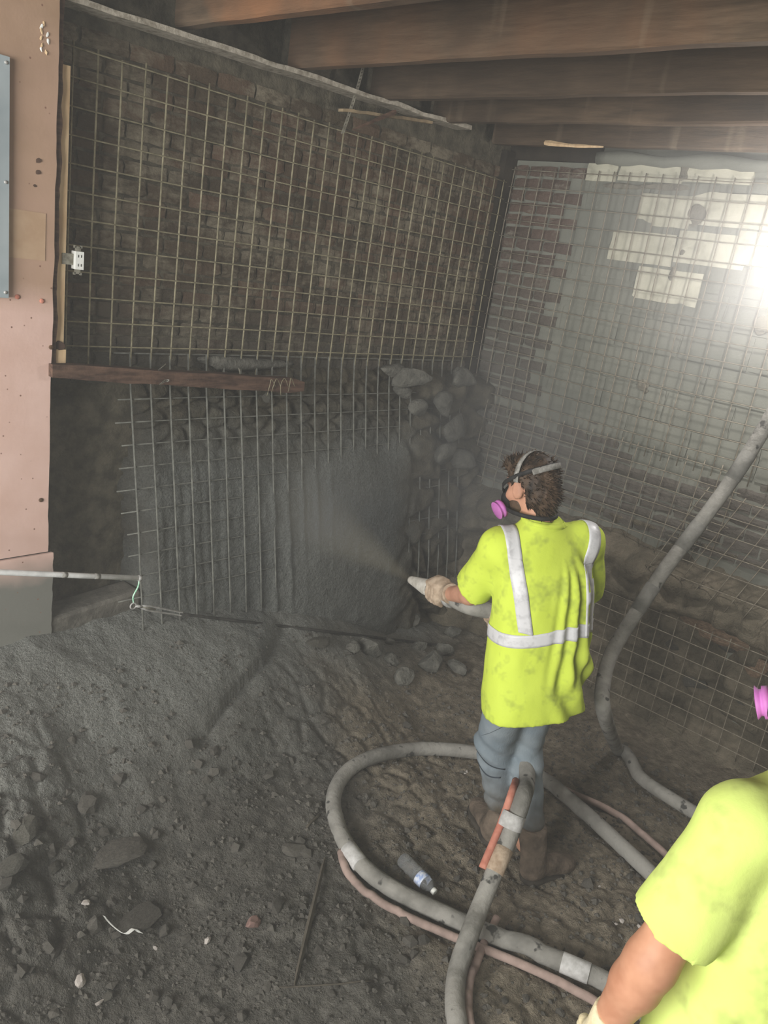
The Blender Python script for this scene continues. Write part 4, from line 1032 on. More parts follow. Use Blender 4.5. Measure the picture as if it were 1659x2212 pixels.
def relaxed_hand(F, wrist, d, palm_n, thumb_side, r=.0115):
    """hanging hand: d = direction of the fingers, palm_n = way the palm faces"""
    d = unit(d); pn = unit(palm_n - d * (palm_n @ d)); s = unit(thumb_side - d * (thumb_side @ d) - pn * (thumb_side @ pn))
    pc = wrist + d * .055
    F.box(pc, (.030, .032, .006), .010, np.stack([s, d, pn], 1), .012); F.cone(wrist - d * .03, pc - d * .02, .030, .028, .02)
    for i, (off, L) in enumerate(((.032, .078), (.011, .088), (-.011, .082), (-.031, .064))):
        b = pc + d * .036 + s * off; p1 = b + (d * .92 + pn * .28) * L * .42; p2 = p1 + (d * .75 + pn * .62) * L * .32; p3 = p2 + (d * .5 + pn * .85) * L * .26
        F.chain([b - d * .01, p1, p2, p3], [r, r * .98, r * .92, r * .8], .005)
    b = pc - d * .022 + s * .030; F.chain([b, b + s * .028 + d * .026 + pn * .012, b + s * .036 + d * .056 + pn * .022, b + s * .034 + d * .08 + pn * .03], [r * 1.25, r * 1.15, r, r * .85], .01)
def bvh_of(o):
    me = o.data; return BVHTree.FromPolygons([v.co for v in me.vertices], [tuple(p.vertices) for p in me.polygons])
def strip_on(bvh, rays, name, mat, parent, off=.0025, mat2=None):
    """rays: rows along the strip of (origin, direction) across its width; lies on the first hit"""
    V_, ok = [], []
    nv = len(rays[0])
    for row in rays:
        for (o, d) in row:
            hit = bvh.ray_cast(Vector(o), Vector(d), 2.0)
            if hit[0] is None: V_.append((0, 0, 0)); ok.append(False)
            else: V_.append(tuple(hit[0] - Vector(d).normalized() * off)); ok.append(True)
    VV = np.array(V_); F_ = [tuple(map(int, q)) for q in grid_faces(len(rays), nv) if all(ok[i] for i in q) and max(np.linalg.norm(VV[q[i]] - VV[q[i - 1]]) for i in range(4)) < .05]
    o = mesh(name, V_, F_, mat, parent, True); md = o.modifiers.new('thick', 'SOLIDIFY'); md.thickness = .001; md.offset = 0
    return o
def respirator(parent, c, M, strap_top=True):
    w = lambda p: c + M @ A3(*p)
    F = Field(c - .2, c + .2, .005); F.ell(w((0, .094, -.05)), (.045, .042, .055), M, .01); F.ell(w((0, .125, -.055)), (.024, .028, .026), M, .02)
    for s in (-1, 1): F.cone(w((s * .03, .1, -.055)), w((s * .062, .088, -.078)), .02, .02, .012)
    rp = F.obj('respirator', 'black_rubber', parent)
    for s in (-1, 1):
        ax = M @ unit((s * .86, .30, -.28)); b = w((s * .058, .094, -.078))
        v, f = tube_d([b + ax * q for q in (0, .006, .007, .020, .021, .026, .034, .035, .037)], [.024, .028, .037, .037, .030, .030, .038, .036, .012], 22)
        fo = mesh('filter', v, f, 'filter_pink', rp, True); fo['label'] = 'pink round filter'
    def band(path, r, nm, mat, w_=.008):
        V_ = []; 
        for k, (p, nrm) in enumerate(path):
            t = path[min(k + 1, len(path) - 1)][0] - path[max(k - 1, 0)][0]; sd = unit(np.cross(unit(t), nrm)); V_ += [p - sd * w_, p + sd * w_]
        o = mesh(nm, V_, [(2 * k, 2 * k + 1, 2 * k + 3, 2 * k + 2) for k in range(len(path) - 1)], mat, rp, True); md = o.modifiers.new('thick', 'SOLIDIFY'); md.thickness = .003; md.offset = 0
    for (lift, tilt, mt) in ((.0, 1.0, 'black_rubber'), (-.062, -.25, 'black_rubber')):      # upper and neck straps
        path = []
        for q in np.linspace(.33, 2 * math.pi - .33, 44):
            x, y = math.sin(q) * .1, math.cos(q) * .122 - .008; k = (1 - math.cos(q)) / 2
            z = -.045 + lift * .4 + (.125 * k ** .45 if not lift else tilt * .10 * k - .03 * k)
            sh = 1.0 if not lift else (1 - .22 * k); path.append((w((x * sh, y * sh, z)), M @ unit((x, y, .0))))
        band(path, .1, 'head_strap', mt)
    if strap_top:
        path = []
        for q in np.linspace(.0, math.pi, 36):
            path.append((w((math.cos(q) * .1, -.02 - .035 * math.sin(q) * .4, .028 + math.sin(q) * .108)), M @ unit((math.cos(q), 0, math.sin(q)))))
        band(path, .1, 'crown_strap', 'strap_grey', .011)
        path = []
        for q in np.linspace(-.9, .9, 20):
            a = math.pi + q; path.append((w((math.sin(a) * .098, math.cos(a) * .125 - .01, .045 + .03 * math.cos(q))), M @ unit((math.sin(a), math.cos(a), .1))))
        band(path, .1, 'crown_strap', 'strap_grey', .011)
    return rp
def hair_on(parent, c, M, seed, spikes=900, beard=True):
    w = lambda p: c + M @ A3(*p)
    F = Field(c - .16, c + .18, .006)
    F.ell(w((0, -.022, .034)), (.088, .104, .094), M, .01); F.ell(w((0, -.05, -.02)), (.08, .075, .075), M, .03); F.cone(w((-.035, .06, .098)), w((.035, .06, .098)), .024, .024, .03)
    F.cone(w((0, -.07, -.06)), w((0, -.06, -.1)), .05, .04, .03)
    F.plane(w((0, .052, .05)), M @ unit((0, 1, -.62)))
    for s in (-1, 1): F.cut_ell(w((s * .095, -.002, -.022)), (.045, .05, .055), M, .012)
    F.warp(lambda x, y, z: .010 * fbm(x * 45, y * 45, z * 30, 3, seed))
    v, q = F.surf(1); h = fast_mesh('hair', v, q, 'hair', parent)
    rs = np.random.default_rng(seed); sel = rs.choice(len(v), spikes, replace=False); V_, F_ = [], []
    for i in sel:
        p = v[i]; n = unit(p - w((0, -.02, .0))); d = unit(n * .7 + M @ A3(rs.normal() * .4, -.45, -.45 + rs.normal() * .4)); s = unit(np.cross(d, [0.3, .2, .9])) * .005; L_ = rs.uniform(.010, .028); o = len(V_)
        t = np.cross(d, s)
        V_ += [p - s - n * .004, p + s - n * .004, p + t - n * .004, p + d * L_]; F_ += [(o, o + 1, o + 3), (o + 1, o + 2, o + 3), (o + 2, o, o + 3)]
    mesh('hair_tufts', V_, F_, 'hair', h)
    if beard:
        F = Field(c - .16, c + .18, .006); F.ell(w((0, .03, -.062)), (.063, .066, .058), M, .01); F.plane(w((0, 0, -.035)), M @ unit((0, -.5, 1))); F.warp(lambda x, y, z: .005 * fbm(x * 60, y * 60, z * 60, 2, seed + 3)); F.obj('beard', 'hair', parent)
def boot(parent, heel, yaw, shaft_top, mat='boot'):
    """heel on the ground, toe pointing along yaw (0 = +y)"""
    M = rotz(yaw); w = lambda p: heel + M @ A3(*p)
    F = Field(np.minimum(heel, shaft_top) - .34, np.maximum(heel, shaft_top) + .34, .008)
    F.ell(w((0, .03, .055)), (.045, .05, .05), M, .02); F.ell(w((0, .12, .055)), (.045, .08, .045), M, .03); F.ell(w((.004, .2, .045)), (.05, .06, .04), M, .03)
    F.cone(w((0, .035, .08)), shaft_top, .053, .062, .03); F.plane(w((0, 0, .018)), (0, 0, -1)); F.plane(shaft_top, (0, 0, 1))
    F.warp(lambda x, y, z: .004 * fbm(x * 25, y * 25, z * 25, 3, 5))
    b = F.obj('boot', mat, parent)
    F = Field(w((0, .12, .01)) - .24, w((0, .12, .01)) + .24, .008); F.ell(w((0, .04, .012)), (.048, .055, .03), M, .01); F.ell(w((.002, .19, .012)), (.056, .08, .03), M, .03); F.ell(w((0, .12, .012)), (.046, .1, .03), M, .03); F.plane(w((0, 0, .024)), (0, 0, 1)); F.plane(w((0, 0, -.002)), (0, 0, -1))
    F.obj('sole', 'boot_sole', b)
def eyes(parent, c, M):
    for s in (-1, 1):
        v, f = ICO2 * .0105, ICO2F; mesh('eye', v + (c + M @ A3(s * .031, .070, .006)), f, 'eye_white', parent, True)

# ---- worker spraying: frame x = to the right, y = away, z = up, origin on the floor
P1 = empty('person', (-1.85, -2.13, 0.0), math.atan2(-.919, .395))
tag(P1, 'worker in lime shirt with silver stripes and jeans, aiming a spray nozzle at the wall', 'person')
FACE = .50                                       # turned to the left of straight away
fw = A3(-math.sin(FACE), math.cos(FACE), 0); rt = A3(math.cos(FACE), math.sin(FACE), 0)
hc = A3(-.372, .10, 1.652); HM = head_frame(1.0, .30, -.10)
shL, shR = A3(-.425, .025, 1.40), A3(-.125, .19, 1.455)
elL, elR = A3(-.525, .13, 1.13), A3(-.085, .29, 1.19)
hdL, hdR = A3(-.705, .335, 1.005), A3(-.40, .225, 1.03)
hipL, hipR = A3(-.265, .03, .87), A3(-.15, .12, .89)
knL, knR = A3(-.29, .17, .46), A3(-.168, .235, .47)
anL, anR = A3(-.195, .15, .11), A3(-.06, .04, .12)
ax = unit(A3(-.19, .165, -.045))                  # nozzle direction
noz_c = A3(-.705, .335, 1.012)
wrL, wrR = hdL + (elL - hdL) * .22, hdR + unit(elR - hdR) * .075
# body: one continuous skin under the clothes
F = Field((-.85, -.3, -.02), (.25, .62, 1.88), .0075)
add_head(F, hc, HM)
nb = A3(-.30, .085, 1.50)
F.cone(hc + HM @ A3(0, -.025, -.06), nb, .054, .056, .03); F.cone(nb, A3(-.26, .085, 1.40), .056, .06, .03)
F.loft([(.84, -.19, .06, .14, .09), (1.0, -.205, .065, .14, .09), (1.2, -.235, .075, .155, .095), (1.36, -.255, .085, .15, .08), (1.43, -.265, .09, .10, .05)], FACE, .02)
for a, b, c, d in ((shL, elL, wrL, 1), (shR, elR, wrR, 1)):
    F.cone(a, b, .048, .042, .03); F.cone(b, c, .044, .030, .02)
for a, b, c in ((hipL, knL, anL), (hipR, knR, anR)):
    F.cone(a, b, .085, .058, .05); F.cone(b, b + (c - b) * .35, .055, .056, .03); F.cone(b + (c - b) * .35, c, .054, .036, .02); F.cone(c, c + fw * .14 - A3(0, 0, .06), .036, .032, .02)
for h_, w_ in ((hdL, wrL), (hdR, wrR)): F.cone(w_, h_ + unit(w_ - h_) * .05, .028, .024, .02)
F.obj('body', 'skin', P1); eyes(P1, hc, HM)
hair_on(P1, hc, HM, 4); respirator(P1, hc, HM)
# shirt
F = Field((-.72, -.24, .58), (.16, .5, 1.6), .0075)
F.cone(shL, shL + (elL - shL) * .98, .074, .084, .03); F.cone(shR, shR + (elR - shR) * .95, .074, .080, .03)
ud = unit(elL - shL); F.plane(shL + ud * .25, ud + A3(-.15, .35, 0)); ud = unit(elR - shR); F.plane(shR + ud * .24, ud)
F.loft([(.60, -.150, .045, .198, .150), (.80, -.178, .055, .202, .152), (1.0, -.202, .06, .198, .147), (1.12, -.214, .065, .196, .143), (1.28, -.238, .075, .196, .138), (1.38, -.253, .085, .182, .12), (1.45, -.268, .088, .145, .098), (1.50, -.284, .088, .100, .085), (1.525, -.292, .088, .080, .078), (1.548, -.297, .09, .072, .072)], FACE, .03)
F.cone(shL + A3(.03, 0, -.015), shR + A3(-.03, 0, -.015), .072, .072, .06); F.cone(shL, nb - A3(0, 0, .05), .062, .05, .05); F.cone(shR, nb - A3(0, 0, .05), .062, .05, .05)
def folds(x, y, z):
    a = np.arctan2((x + .22) * rt[0] + (y - .065) * rt[1], -((x + .22) * fw[0] + (y - .065) * fw[1]))         # 0 = middle of the back, + to the right
    s = sstep(-.2, .5, a) * sstep(1.45, 1.3, z) * sstep(.85, 1.0, z)
    g = np.sin(a * 17 + 5.0 * (1.3 - z) * (a + .3) + 1.5 * fbm(x * 5, y * 5, z * 4, 2, 3)) * .012 * s
    low = sstep(1.12, 1.0, z) * .013 * np.sin(9 * (a * 1.1 + (z - .8) * 3.2)) * sstep(.0, .8, a)
    return g + low + .010 * fbm(x * 7, y * 7, z * 3.2, 3, 8) + .005 * fbm(x * 16, y * 16, z * 7, 2, 9)
F.warp(folds)
F.plane((-.175, .05, .745), (.24, .02, -1), (-.5, -.24, .5), (.2, .4, 1.0))
sh1 = F.obj('shirt', 'shirt_lime', P1, 2); sh1['label'] = 'lime safety tee with grime'
bv = bvh_of(sh1)
rows = []
for q in np.linspace(0, 2 * math.pi, 120):
    d = A3(math.cos(q), math.sin(q), 0); row = []
    for t in np.linspace(-.027, .027, 6):
        c = A3(-.215, .065, 1.105 + t); o = c + d * .36; o[2] += .26 * (o[0] - c[0]) * .5; row.append((o, -d))
    rows.append(row)
o = strip_on(bv, rows, 'waist_stripe', 'stripe', sh1); o['label'] = 'silver reflective band around the waist'
for s, x0, x1 in ((-1, -.105, -.148), (1, .172, .160)):
    rows = []
    for z in np.linspace(1.13, 1.40, 46):                          # up the back
        k = (z - 1.13) / .27; row = []
        for t in np.linspace(-.027, .027, 6):
            c = A3(-.214 - .045 * k, .065 + .02 * k, z) + rt * (x0 + (x1 - x0) * k + t); row.append((c - fw * .4, fw))
        rows.append(row)
    for q in np.linspace(.0, math.pi, 40):                          # over the shoulder
        row = []
        for t in np.linspace(-.027, .027, 6):
            c = A3(-.259, .085, 1.40) + rt * (x1 * (1 + .10 * math.sin(q)) + t); d = -fw * math.cos(q) + A3(0, 0, 1) * math.sin(q); row.append((c + d * .4, -d))
        rows.append(row)
    for z in np.linspace(1.39, 1.13, 30):                           # down the front
        k = (z - 1.13) / .27; row = []
        for t in np.linspace(-.027, .027, 6):
            c = A3(-.214 - .045 * k, .065 + .02 * k, z) + rt * (x0 + (x1 - x0) * k + t); row.append((c + fw * .4, -fw))
        rows.append(row)
    o = strip_on(bv, rows, 'shoulder_stripe', 'stripe', sh1); o['label'] = 'silver reflective stripe over the shoulder'
# collar rib
rows = []
for q in np.linspace(0, 2 * math.pi, 48):
    d = A3(math.cos(q), math.sin(q), 0); rows.append([(A3(-.294, .088, 1.527 + t) + d * .12, -d) for t in (-.004, .004, .012)])
strip_on(bv, rows, 'collar', 'shirt_lime', sh1, .003)
# jeans
F = Field((-.5, -.3, .02), (.2, .45, 1.05), .008)
F.loft([(.78, -.185, .055, .14, .09), (.9, -.19, .06, .13, .085), (1.02, -.2, .065, .125, .08)], FACE, .03)
F.cone(hipL, knL, .092, .088, .03); F.cone(knL, anL + A3(-.02, .02, .06), .084, .058, .03); F.cone(hipR, knR, .085, .076, .03); F.cone(knR, anR + A3(0, .0, .10), .074, .058, .03)
F.ell(hipL - fw * .03 + A3(.02, 0, -.05), (.085, .075, .1), None, .03); F.ell(hipR - fw * .04 + A3(-.02, 0, -.05), (.08, .075, .1), None, .03)
def jf(x, y, z):
    kn = np.exp(-((z - .44) / .1) ** 2); an_ = np.exp(-((z - .2) / .08) ** 2)
    return .010 * np.sin(z * 75 + x * 30) * kn * .6 + .010 * np.sin(z * 95 + 3 * x) * an_ * .6 + .008 * fbm(x * 9, y * 9, z * 6, 3, 15)
F.warp(jf); F.plane((-.19, .15, .11), (.1, 0, -1), (-.5, -.3, 0), (-.1, .5, .2)); F.plane((0, -.03, .16), (0, 0, -1), (-.11, -.3, 0), (.2, .2, .25))
je = F.obj('jeans', 'denim', P1, 2); je['label'] = 'worn blue-grey jeans with muddy cuffs'
bv = bvh_of(je)
def seam(pl, nm='seam'):
    P_ = spline(pl, 8); rows = [[(A3(p[0] + t * .5, -.6, p[2] + t), A3(0, 1, 0)) for t in (-.003, .003)] for p in P_]; strip_on(bv, rows, nm, 'denim_seam_shade', je, .002)
seam([(-.22, 0, .70), (-.285, 0, .62), (-.345, 0, .54)]); seam([(-.36, 0, .44), (-.30, 0, .405), (-.22, 0, .395)], 'crease_shade'); seam([(-.345, 0, .37), (-.29, 0, .345), (-.23, 0, .35)], 'crease_shade')  # pocket seam, then dark strips painting the shade in the knee creases
boot(P1, A3(anL[0], anL[1] - .05, .0), FACE + .1, A3(-.185, .15, .17)); boot(P1, A3(-.03, -.04, 0.0), -.75, A3(-.05, .03, .23))
# gloves
F = Field(np.minimum(hdL, wrL) - .14, np.maximum(hdL, wrL) + .14, .0042)
grip_hand(F, noz_c - ax * .02, ax, A3(.1, -.45, .9), .036, wrL, flip=-1); F.cone(wrL, wrL + unit(elL - wrL) * .07, .036, .046, .02); F.plane(wrL + unit(elL - wrL) * .075, unit(elL - wrL))
F.obj('glove', 'glove', P1)
hx = A3(-.40, .21, 1.045)
F = Field(hx - .2, hx + .22, .0042); grip_hand(F, hx, ax, A3(.2, .2, -1), HR * .95, wrR, flip=1); F.cone(wrR, wrR + unit(elR - wrR) * .05, .036, .044, .02); F.plane(wrR + unit(elR - wrR) * .055, unit(elR - wrR))
F.obj('glove', 'glove', P1)
# nozzle and the hose it sits on (held, so a thing of its own)
M1 = Matrix.Translation(P1.location) @ Matrix.Rotation(P1.rotation_euler[2], 4, 'Z')
def toW(p): return np.array(M1 @ Vector(p))
nz = wempty('spray_hose', tuple(toW(noz_c))); tag(nz, 'spray nozzle and grey hose running through the worker\'s hands and between his legs', 'hose')
tip = noz_c + ax * .235
def lw(P_): return [toW(p) for p in P_]
v, f = tube_d(lw([noz_c + ax * q for q in (.06, .065, .10, .16, .225, .235, .2355, .20)]), [.034, .038, .038, .029, .020, .019, .014, .014], 18, False); mesh('nozzle_tip', v, f, 'nozzle', nz, True)
v, f = tube_d(lw([noz_c + ax * q for q in (-.09, -.085, -.02, .055, .06)]), [.030, .035, .036, .036, .03], 18); mesh('nozzle_body', v, f, 'nozzle', nz, True)
v, f = tube_d(lw([noz_c + ax * q for q in (-.112, -.11, -.085, -.083)]), [.03, .044, .044, .03], 18); mesh('coupling', v, f, 'steel', nz, True)
wpts = lw([noz_c - ax * .10, noz_c - ax * .25, A3(-.415, .205, 1.05), A3(-.30, .265, 1.0), A3(-.20, .29, .90), A3(-.175, .29, .76), A3(-.175, .27, .60), A3(-.155, .20, .47), A3(-.118, .07, .40)])
wpts += [at_d(1130, 1722, 3.16), at_d(1105, 1795, 3.12), at_d(1070, 1880, 3.05), at_d(1036, 1962, 2.97)]
tail = [fl(1012, 2025, HR * 3.2), fl(988, 2100, HR), fl(983, 2180, HR), fl(1000, 2270, HR)]
sp = spline(wpts + tail, 8); sp = np.array([[p[0], p[1], max(p[2], gz(p[0], p[1]) + HR * .85)] for p in sp])
tube('hose', sp, HR, 'hose', nz, 18)
# red air line taped to it
i0 = 52
off = []
for k in range(len(sp)):
    t = sp[min(k + 1, len(sp) - 1)] - sp[max(k - 1, 0)]; sd = np.cross(unit(t), unit(sp[k] - CAM)); off.append(unit(sd))
off = np.array(off); sg = 1 if (off[70] @ ROT[:, 0]) < 0 else -1
air = sp + sg * off * (HR + .012) + np.array([0, 0, .004])
ar2 = sp[88:] - sg * off[88:] * (HR + .014); ar2 = np.array([[p[0], p[1], gz(p[0], p[1]) + .016] for p in ar2]); tube('air_line', ar2, .0155, 'hose_pink_dusty', nz, 12)
def idx_at(path, px, py):
    r = ray(px, py); q = path - CAM; dist = np.linalg.norm(q - np.outer(q @ r, r), axis=1); return int(np.argmin(dist))
tube('air_line', air[idx_at(sp, 1128, 1690):idx_at(sp, 1052, 1890)], .0155, 'hose_red', nz, 12)
k = idx_at(sp, 1105, 1775); d = unit(sp[k + 1] - sp[k]); c = (sp[k] + sg * off[k] * .012)
v, f = tube_d([c - d * .03, c - d * .029, c + d * .03, c + d * .031], [.044, .049, .049, .044], 18); mesh('tape_wrap', v, f, 'tape_grey', nz, True)
k = idx_at(sp, 1062, 1850); d = unit(sp[k + 1] - sp[k]); v, f = tube_d([sp[k] - d * .05, sp[k] - d * .049, sp[k] + d * .05, sp[k] + d * .051], [.034, .0366, .0366, .034], 18); mesh('tan_wrap', v, f, 'glove', nz, True)

# ---- second worker, cut by the picture's edge
b2 = at_d(1790, 1950, 1.75); P2 = empty('person', (b2[0], b2[1], gz(b2[0], b2[1])), 0.0)
tag(P2, 'second worker in a bright lime shirt seen from behind, arm hanging, pink respirator filter', 'person')
O2 = np.array(P2.location)
l2 = lambda p: np.array(p) - O2
hc2 = l2(at_d(1782, 1478, 1.66)); yaw2 = math.atan2(FWD[1], FWD[0]) - math.pi / 2
YB = yaw2 + .30; HM2 = head_frame(yaw2 - .12, .25, -.02)
fw2 = A3(-math.sin(YB), math.cos(YB), 0); rt2 = A3(math.cos(YB), math.sin(YB), 0)
sL = l2(at_d(1600, 1790, 1.60)); eL = l2(at_d(1405, 2080, 1.66)); wL = l2(at_d(1300, 2225, 1.76))
nb2 = l2(at_d(1805, 1680, 1.62)); sR = nb2 + rt2 * .185 + A3(0, 0, -.09); eR = sR + A3(.02, .0, -.29) + rt2 * .04; wR = eR + fw2 * .2 + A3(0, 0, -.12)
ch = (sL + sR) / 2; hp_ = ch + A3(0, 0, -.50) - fw2 * .02
hL, hR = hp_ - rt2 * .09, hp_ + rt2 * .09; kL, kR = hL + A3(0, 0, -.42) + fw2 * .04, hR + A3(0, 0, -.42) + fw2 * .02
aL, aR = A3(kL[0], kL[1], .1) - fw2 * .04, A3(kR[0], kR[1], .1) - fw2 * .05
allp = np.array([hc2, sL, sR, eL, eR, wL, wR, aL, aR]); lo2, hi2 = allp.min(0) - .2, allp.max(0) + .2
F = Field((lo2[0], lo2[1], -.02), hi2, .0085); add_head(F, hc2, HM2)
F.cone(hc2 + HM2 @ A3(0, -.025, -.06), nb2, .058, .064, .03); F.cone(nb2, ch + A3(0, 0, -.06), .06, .07, .03)
F.cone(ch + A3(0, 0, -.14), hp_, .11, .11, .03)
for a, b, c in ((sL, eL, wL), (sR, eR, wR)): F.cone(a, b, .060, .050, .05); F.cone(b, b + (c - b) * .3, .051, .052, .03); F.cone(b + (c - b) * .3, c, .051, .032, .02)
for a, b, c in ((hL, kL, aL), (hR, kR, aR)): F.cone(a, b, .09, .06, .05); F.cone(b, c, .06, .038, .02); F.cone(c, c + fw2 * .14 - A3(0, 0, .05), .036, .03, .02)
F.obj('body', 'skin_tan', P2, 2); eyes(P2, hc2, HM2); hair_on(P2, hc2, HM2, 9, 700, False); respirator(P2, hc2, HM2, True)
F = Field(lo2, (hi2[0], hi2[1], nb2[2] + .06), .0085)
def sec2(t, z, w_, d_): c = hp_ + (ch - hp_) * t; return (z, c[0], c[1], w_, d_)
zc = ch[2]
dL, dR = eL - sL, eR - sR
F.cone(sL, sL + dL * .95, .082, .098, .03); F.cone(sR, sR + dR * .9, .08, .09, .03)
F.plane(sL + dL * .74, unit(unit(dL) + unit(fw2) * .12)); F.plane(sR + dR * .8, dR)
F.loft([sec2(-.45, zc - .76, .23, .18), sec2(0, zc - .50, .22, .17), sec2(.4, zc - .3, .205, .15), sec2(.75, zc - .12, .205, .145), sec2(.95, zc - .02, .18, .12), sec2(1.1, zc + .05, .13, .09), (nb2[2] - .02, nb2[0], nb2[1], .078, .08), (nb2[2] + .02, nb2[0], nb2[1], .066, .07)], YB, .03)
F.cone(sL + rt2 * .02, sR - rt2 * .02, .082, .082, .06); F.cone(sL, nb2 - A3(0, 0, .09), .068, .045, .03); F.cone(sR, nb2 - A3(0, 0, .09), .068, .045, .03)
F.warp(lambda x, y, z: .014 * fbm(x * 6, y * 6, z * 4, 3, 18) + .014 * np.clip(1 - 7 * np.abs(fbm(x * 3.5 + z * 2, y * 3.5 + z, z * 1.6 - x * 1.5, 1, 6)), 0, 1) * sstep(zc + .03, zc - .12, z))
sh2 = F.obj('shirt', 'shirt_lime_bright', P2, 2)
F = Field((lo2[0], lo2[1], .05), (hi2[0], hi2[1], hp_[2] + .15), .01); F.cone(hp_ - rt2 * .06, hp_ + rt2 * .06, .105, .105, .03)
for a, b, c in ((hL, kL, aL), (hR, kR, aR)): F.cone(a, b, .092, .082, .03); F.cone(b, c + A3(0, 0, .03), .08, .064, .03)
F.warp(lambda x, y, z: .008 * fbm(x * 9, y * 9, z * 7, 3, 25)); F.obj('jeans', 'denim', P2, 2)
boot(P2, A3(aL[0], aL[1], 0) - fw2 * .04, YB, A3(aL[0], aL[1], .2)); boot(P2, A3(aR[0], aR[1], 0) - fw2 * .04, YB, A3(aR[0], aR[1], .2))
for e_, w_, th in ((eL, wL, rt2 * .2 + fw2), (eR, wR, fw2 - rt2)):
    d = unit(w_ - e_); F = Field(w_ - .26, w_ + .26, .0048); relaxed_hand(F, w_, d + A3(0, 0, -.3), rt2 if th is not None and e_ is eL else -rt2, th); F.cone(w_ - d * .06, w_, .044, .034, .02); F.plane(w_ - d * .06, -d); F.obj('glove', 'glove_cream', P2)

# ================================================================== DUST IN THE AIR
def vol(name, v, f, density, color, aniso, label, cat, shape=None):
    m = bpy.data.materials.new(name); m.use_nodes = True; t = m.node_tree; t.nodes.clear()
    o_ = t.nodes.new('ShaderNodeOutputMaterial'); s = t.nodes.new('ShaderNodeVolumeScatter'); s.inputs['Color'].default_value = (*color, 1); s.inputs['Density'].default_value = density; s.inputs['Anisotropy'].default_value = aniso
    t.links.new(s.outputs[0], o_.inputs['Volume'])
    if shape: shape(t, s)
    MATS[name] = m; o = mesh(name, v, f, name); tag(o, label, cat, kind='stuff'); return o, m
vol('dust_haze', *boxd(-7.45, 0.25, -5.1, 0.25, -0.25, 3.5), HAZE, (.93, .92, .88), .25, 'pale cement dust hanging in the air of the whole basement', 'dust')

def cloud_shape(density, noise_scale):
    """density falls off smoothly from the middle of a unit sphere, broken up by noise"""
    def fn(t, s):
        tc = t.nodes.new('ShaderNodeTexCoord'); ln = t.nodes.new('ShaderNodeVectorMath'); ln.operation = 'LENGTH'; t.links.new(tc.outputs['Object'], ln.inputs[0])
        mr = t.nodes.new('ShaderNodeMapRange'); mr.interpolation_type = 'SMOOTHERSTEP'; mr.inputs[1].default_value = 1.0; mr.inputs[2].default_value = 0.0; mr.inputs[4].default_value = density; t.links.new(ln.outputs['Value'], mr.inputs[0])
        nz_ = t.nodes.new('ShaderNodeTexNoise'); nz_.inputs['Scale'].default_value = noise_scale; nz_.inputs['Detail'].default_value = 2; t.links.new(tc.outputs['Object'], nz_.inputs['Vector'])
        m2 = t.nodes.new('ShaderNodeMapRange'); m2.inputs[1].default_value = .3; m2.inputs[2].default_value = .7; m2.inputs[3].default_value = .4; m2.inputs[4].default_value = 1.4; t.links.new(nz_.outputs['Fac'], m2.inputs[0])
        mu = t.nodes.new('ShaderNodeMath'); mu.operation = 'MULTIPLY'; t.links.new(mr.outputs[0], mu.inputs[0]); t.links.new(m2.outputs[0], mu.inputs[1]); t.links.new(mu.outputs[0], s.inputs['Density'])
    return fn
def cloud(name, c, r, rot, density, color, label, cat, ns=2.5, aniso=.2):
    o, m = vol(name, ICO2, ICO2F, density, color, aniso, label, cat, cloud_shape(density, ns)); o.location = c; o.scale = r; o.rotation_euler = rot; return o
cloud('dust_cloud', tuple(lp + np.array([.05, .15, -.1])), (1.2, 1.5, 1.1), (0, 0, 0), .38, (.95, .94, .92), 'bright cloud of dust lit by the work lamp near the block wall', 'dust', 2.0)
cloud('dust_cloud', (-0.65, -0.75, 1.4), (1.0, 1.0, 1.1), (0, 0, 0), .48, (.86, .87, .88), 'grey mist of dust hanging in the corner behind the spraying worker', 'dust', 2.0)
cloud('dust_cloud', tuple(on_y(690, 1100, -.45)), (.55, .4, .5), (0, 0, 0), .8, (.74, .70, .6), 'brown puff of dust where the spray jet strikes the wall', 'dust', 2.0)
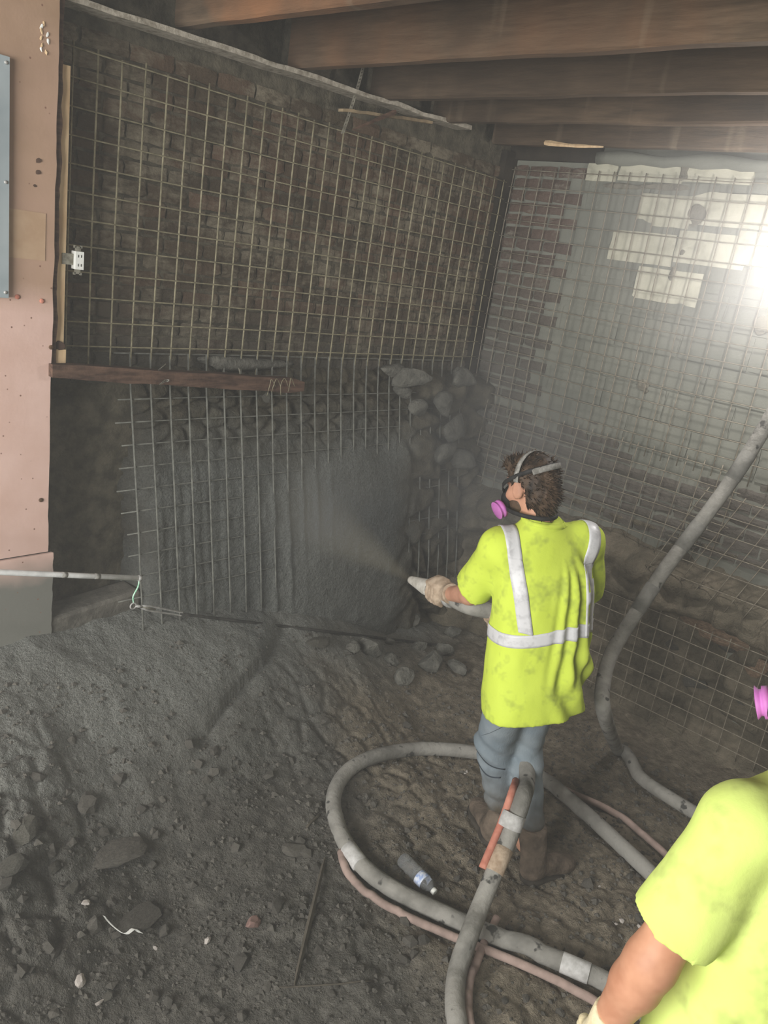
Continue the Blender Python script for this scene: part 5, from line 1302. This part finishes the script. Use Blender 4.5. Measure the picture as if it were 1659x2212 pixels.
# the jet: a cone of sprayed mix widening from the nozzle to the wall
tw, hw = toW(tip), on_y(640, 1090, -.2)
jd = unit(hw - tw); jl = float(np.linalg.norm(hw - tw)); n_ = 14
v, f = tube_d([tw + jd * jl * q for q in np.linspace(0, 1, n_)], [.016 + .30 * (q ** 1.15) for q in np.linspace(0, 1, n_)], 20)
def jet_shape(t, s):
    tc = t.nodes.new('ShaderNodeNewGeometry'); mp = t.nodes.new('ShaderNodeVectorMath'); mp.operation = 'SUBTRACT'; mp.inputs[1].default_value = tuple(tw); t.links.new(tc.outputs['Position'], mp.inputs[0])
    dt = t.nodes.new('ShaderNodeVectorMath'); dt.operation = 'DOT_PRODUCT'; dt.inputs[1].default_value = tuple(jd); t.links.new(mp.outputs[0], dt.inputs[0])
    ax_ = t.nodes.new('ShaderNodeVectorMath'); ax_.operation = 'SCALE'; ax_.inputs[0].default_value = tuple(jd); t.links.new(dt.outputs['Value'], ax_.inputs['Scale'])
    rd = t.nodes.new('ShaderNodeVectorMath'); rd.operation = 'DISTANCE'; t.links.new(mp.outputs[0], rd.inputs[0]); t.links.new(ax_.outputs[0], rd.inputs[1])
    rr = t.nodes.new('ShaderNodeMath'); rr.operation = 'MULTIPLY_ADD'; rr.inputs[1].default_value = .30 / jl; rr.inputs[2].default_value = .016; t.links.new(dt.outputs['Value'], rr.inputs[0])
    q = t.nodes.new('ShaderNodeMath'); q.operation = 'DIVIDE'; t.links.new(rd.outputs['Value'], q.inputs[0]); t.links.new(rr.outputs[0], q.inputs[1])
    e = t.nodes.new('ShaderNodeMapRange'); e.interpolation_type = 'SMOOTHERSTEP'; e.inputs[1].default_value = 1.0; e.inputs[2].default_value = 0.0; t.links.new(q.outputs[0], e.inputs[0])
    l_ = t.nodes.new('ShaderNodeMapRange'); l_.inputs[1].default_value = 0; l_.inputs[2].default_value = jl; l_.inputs[3].default_value = 9.0; l_.inputs[4].default_value = 1.2; t.links.new(dt.outputs['Value'], l_.inputs[0])
    m_ = t.nodes.new('ShaderNodeMath'); m_.operation = 'MULTIPLY'; t.links.new(e.outputs[0], m_.inputs[0]); t.links.new(l_.outputs[0], m_.inputs[1]); t.links.new(m_.outputs[0], s.inputs['Density'])
vol('spray_jet', v, f, 2.0, (.54, .44, .27), .2, 'brownish jet of sprayed concrete fanning out from the nozzle to the wall', 'spray', jet_shape)
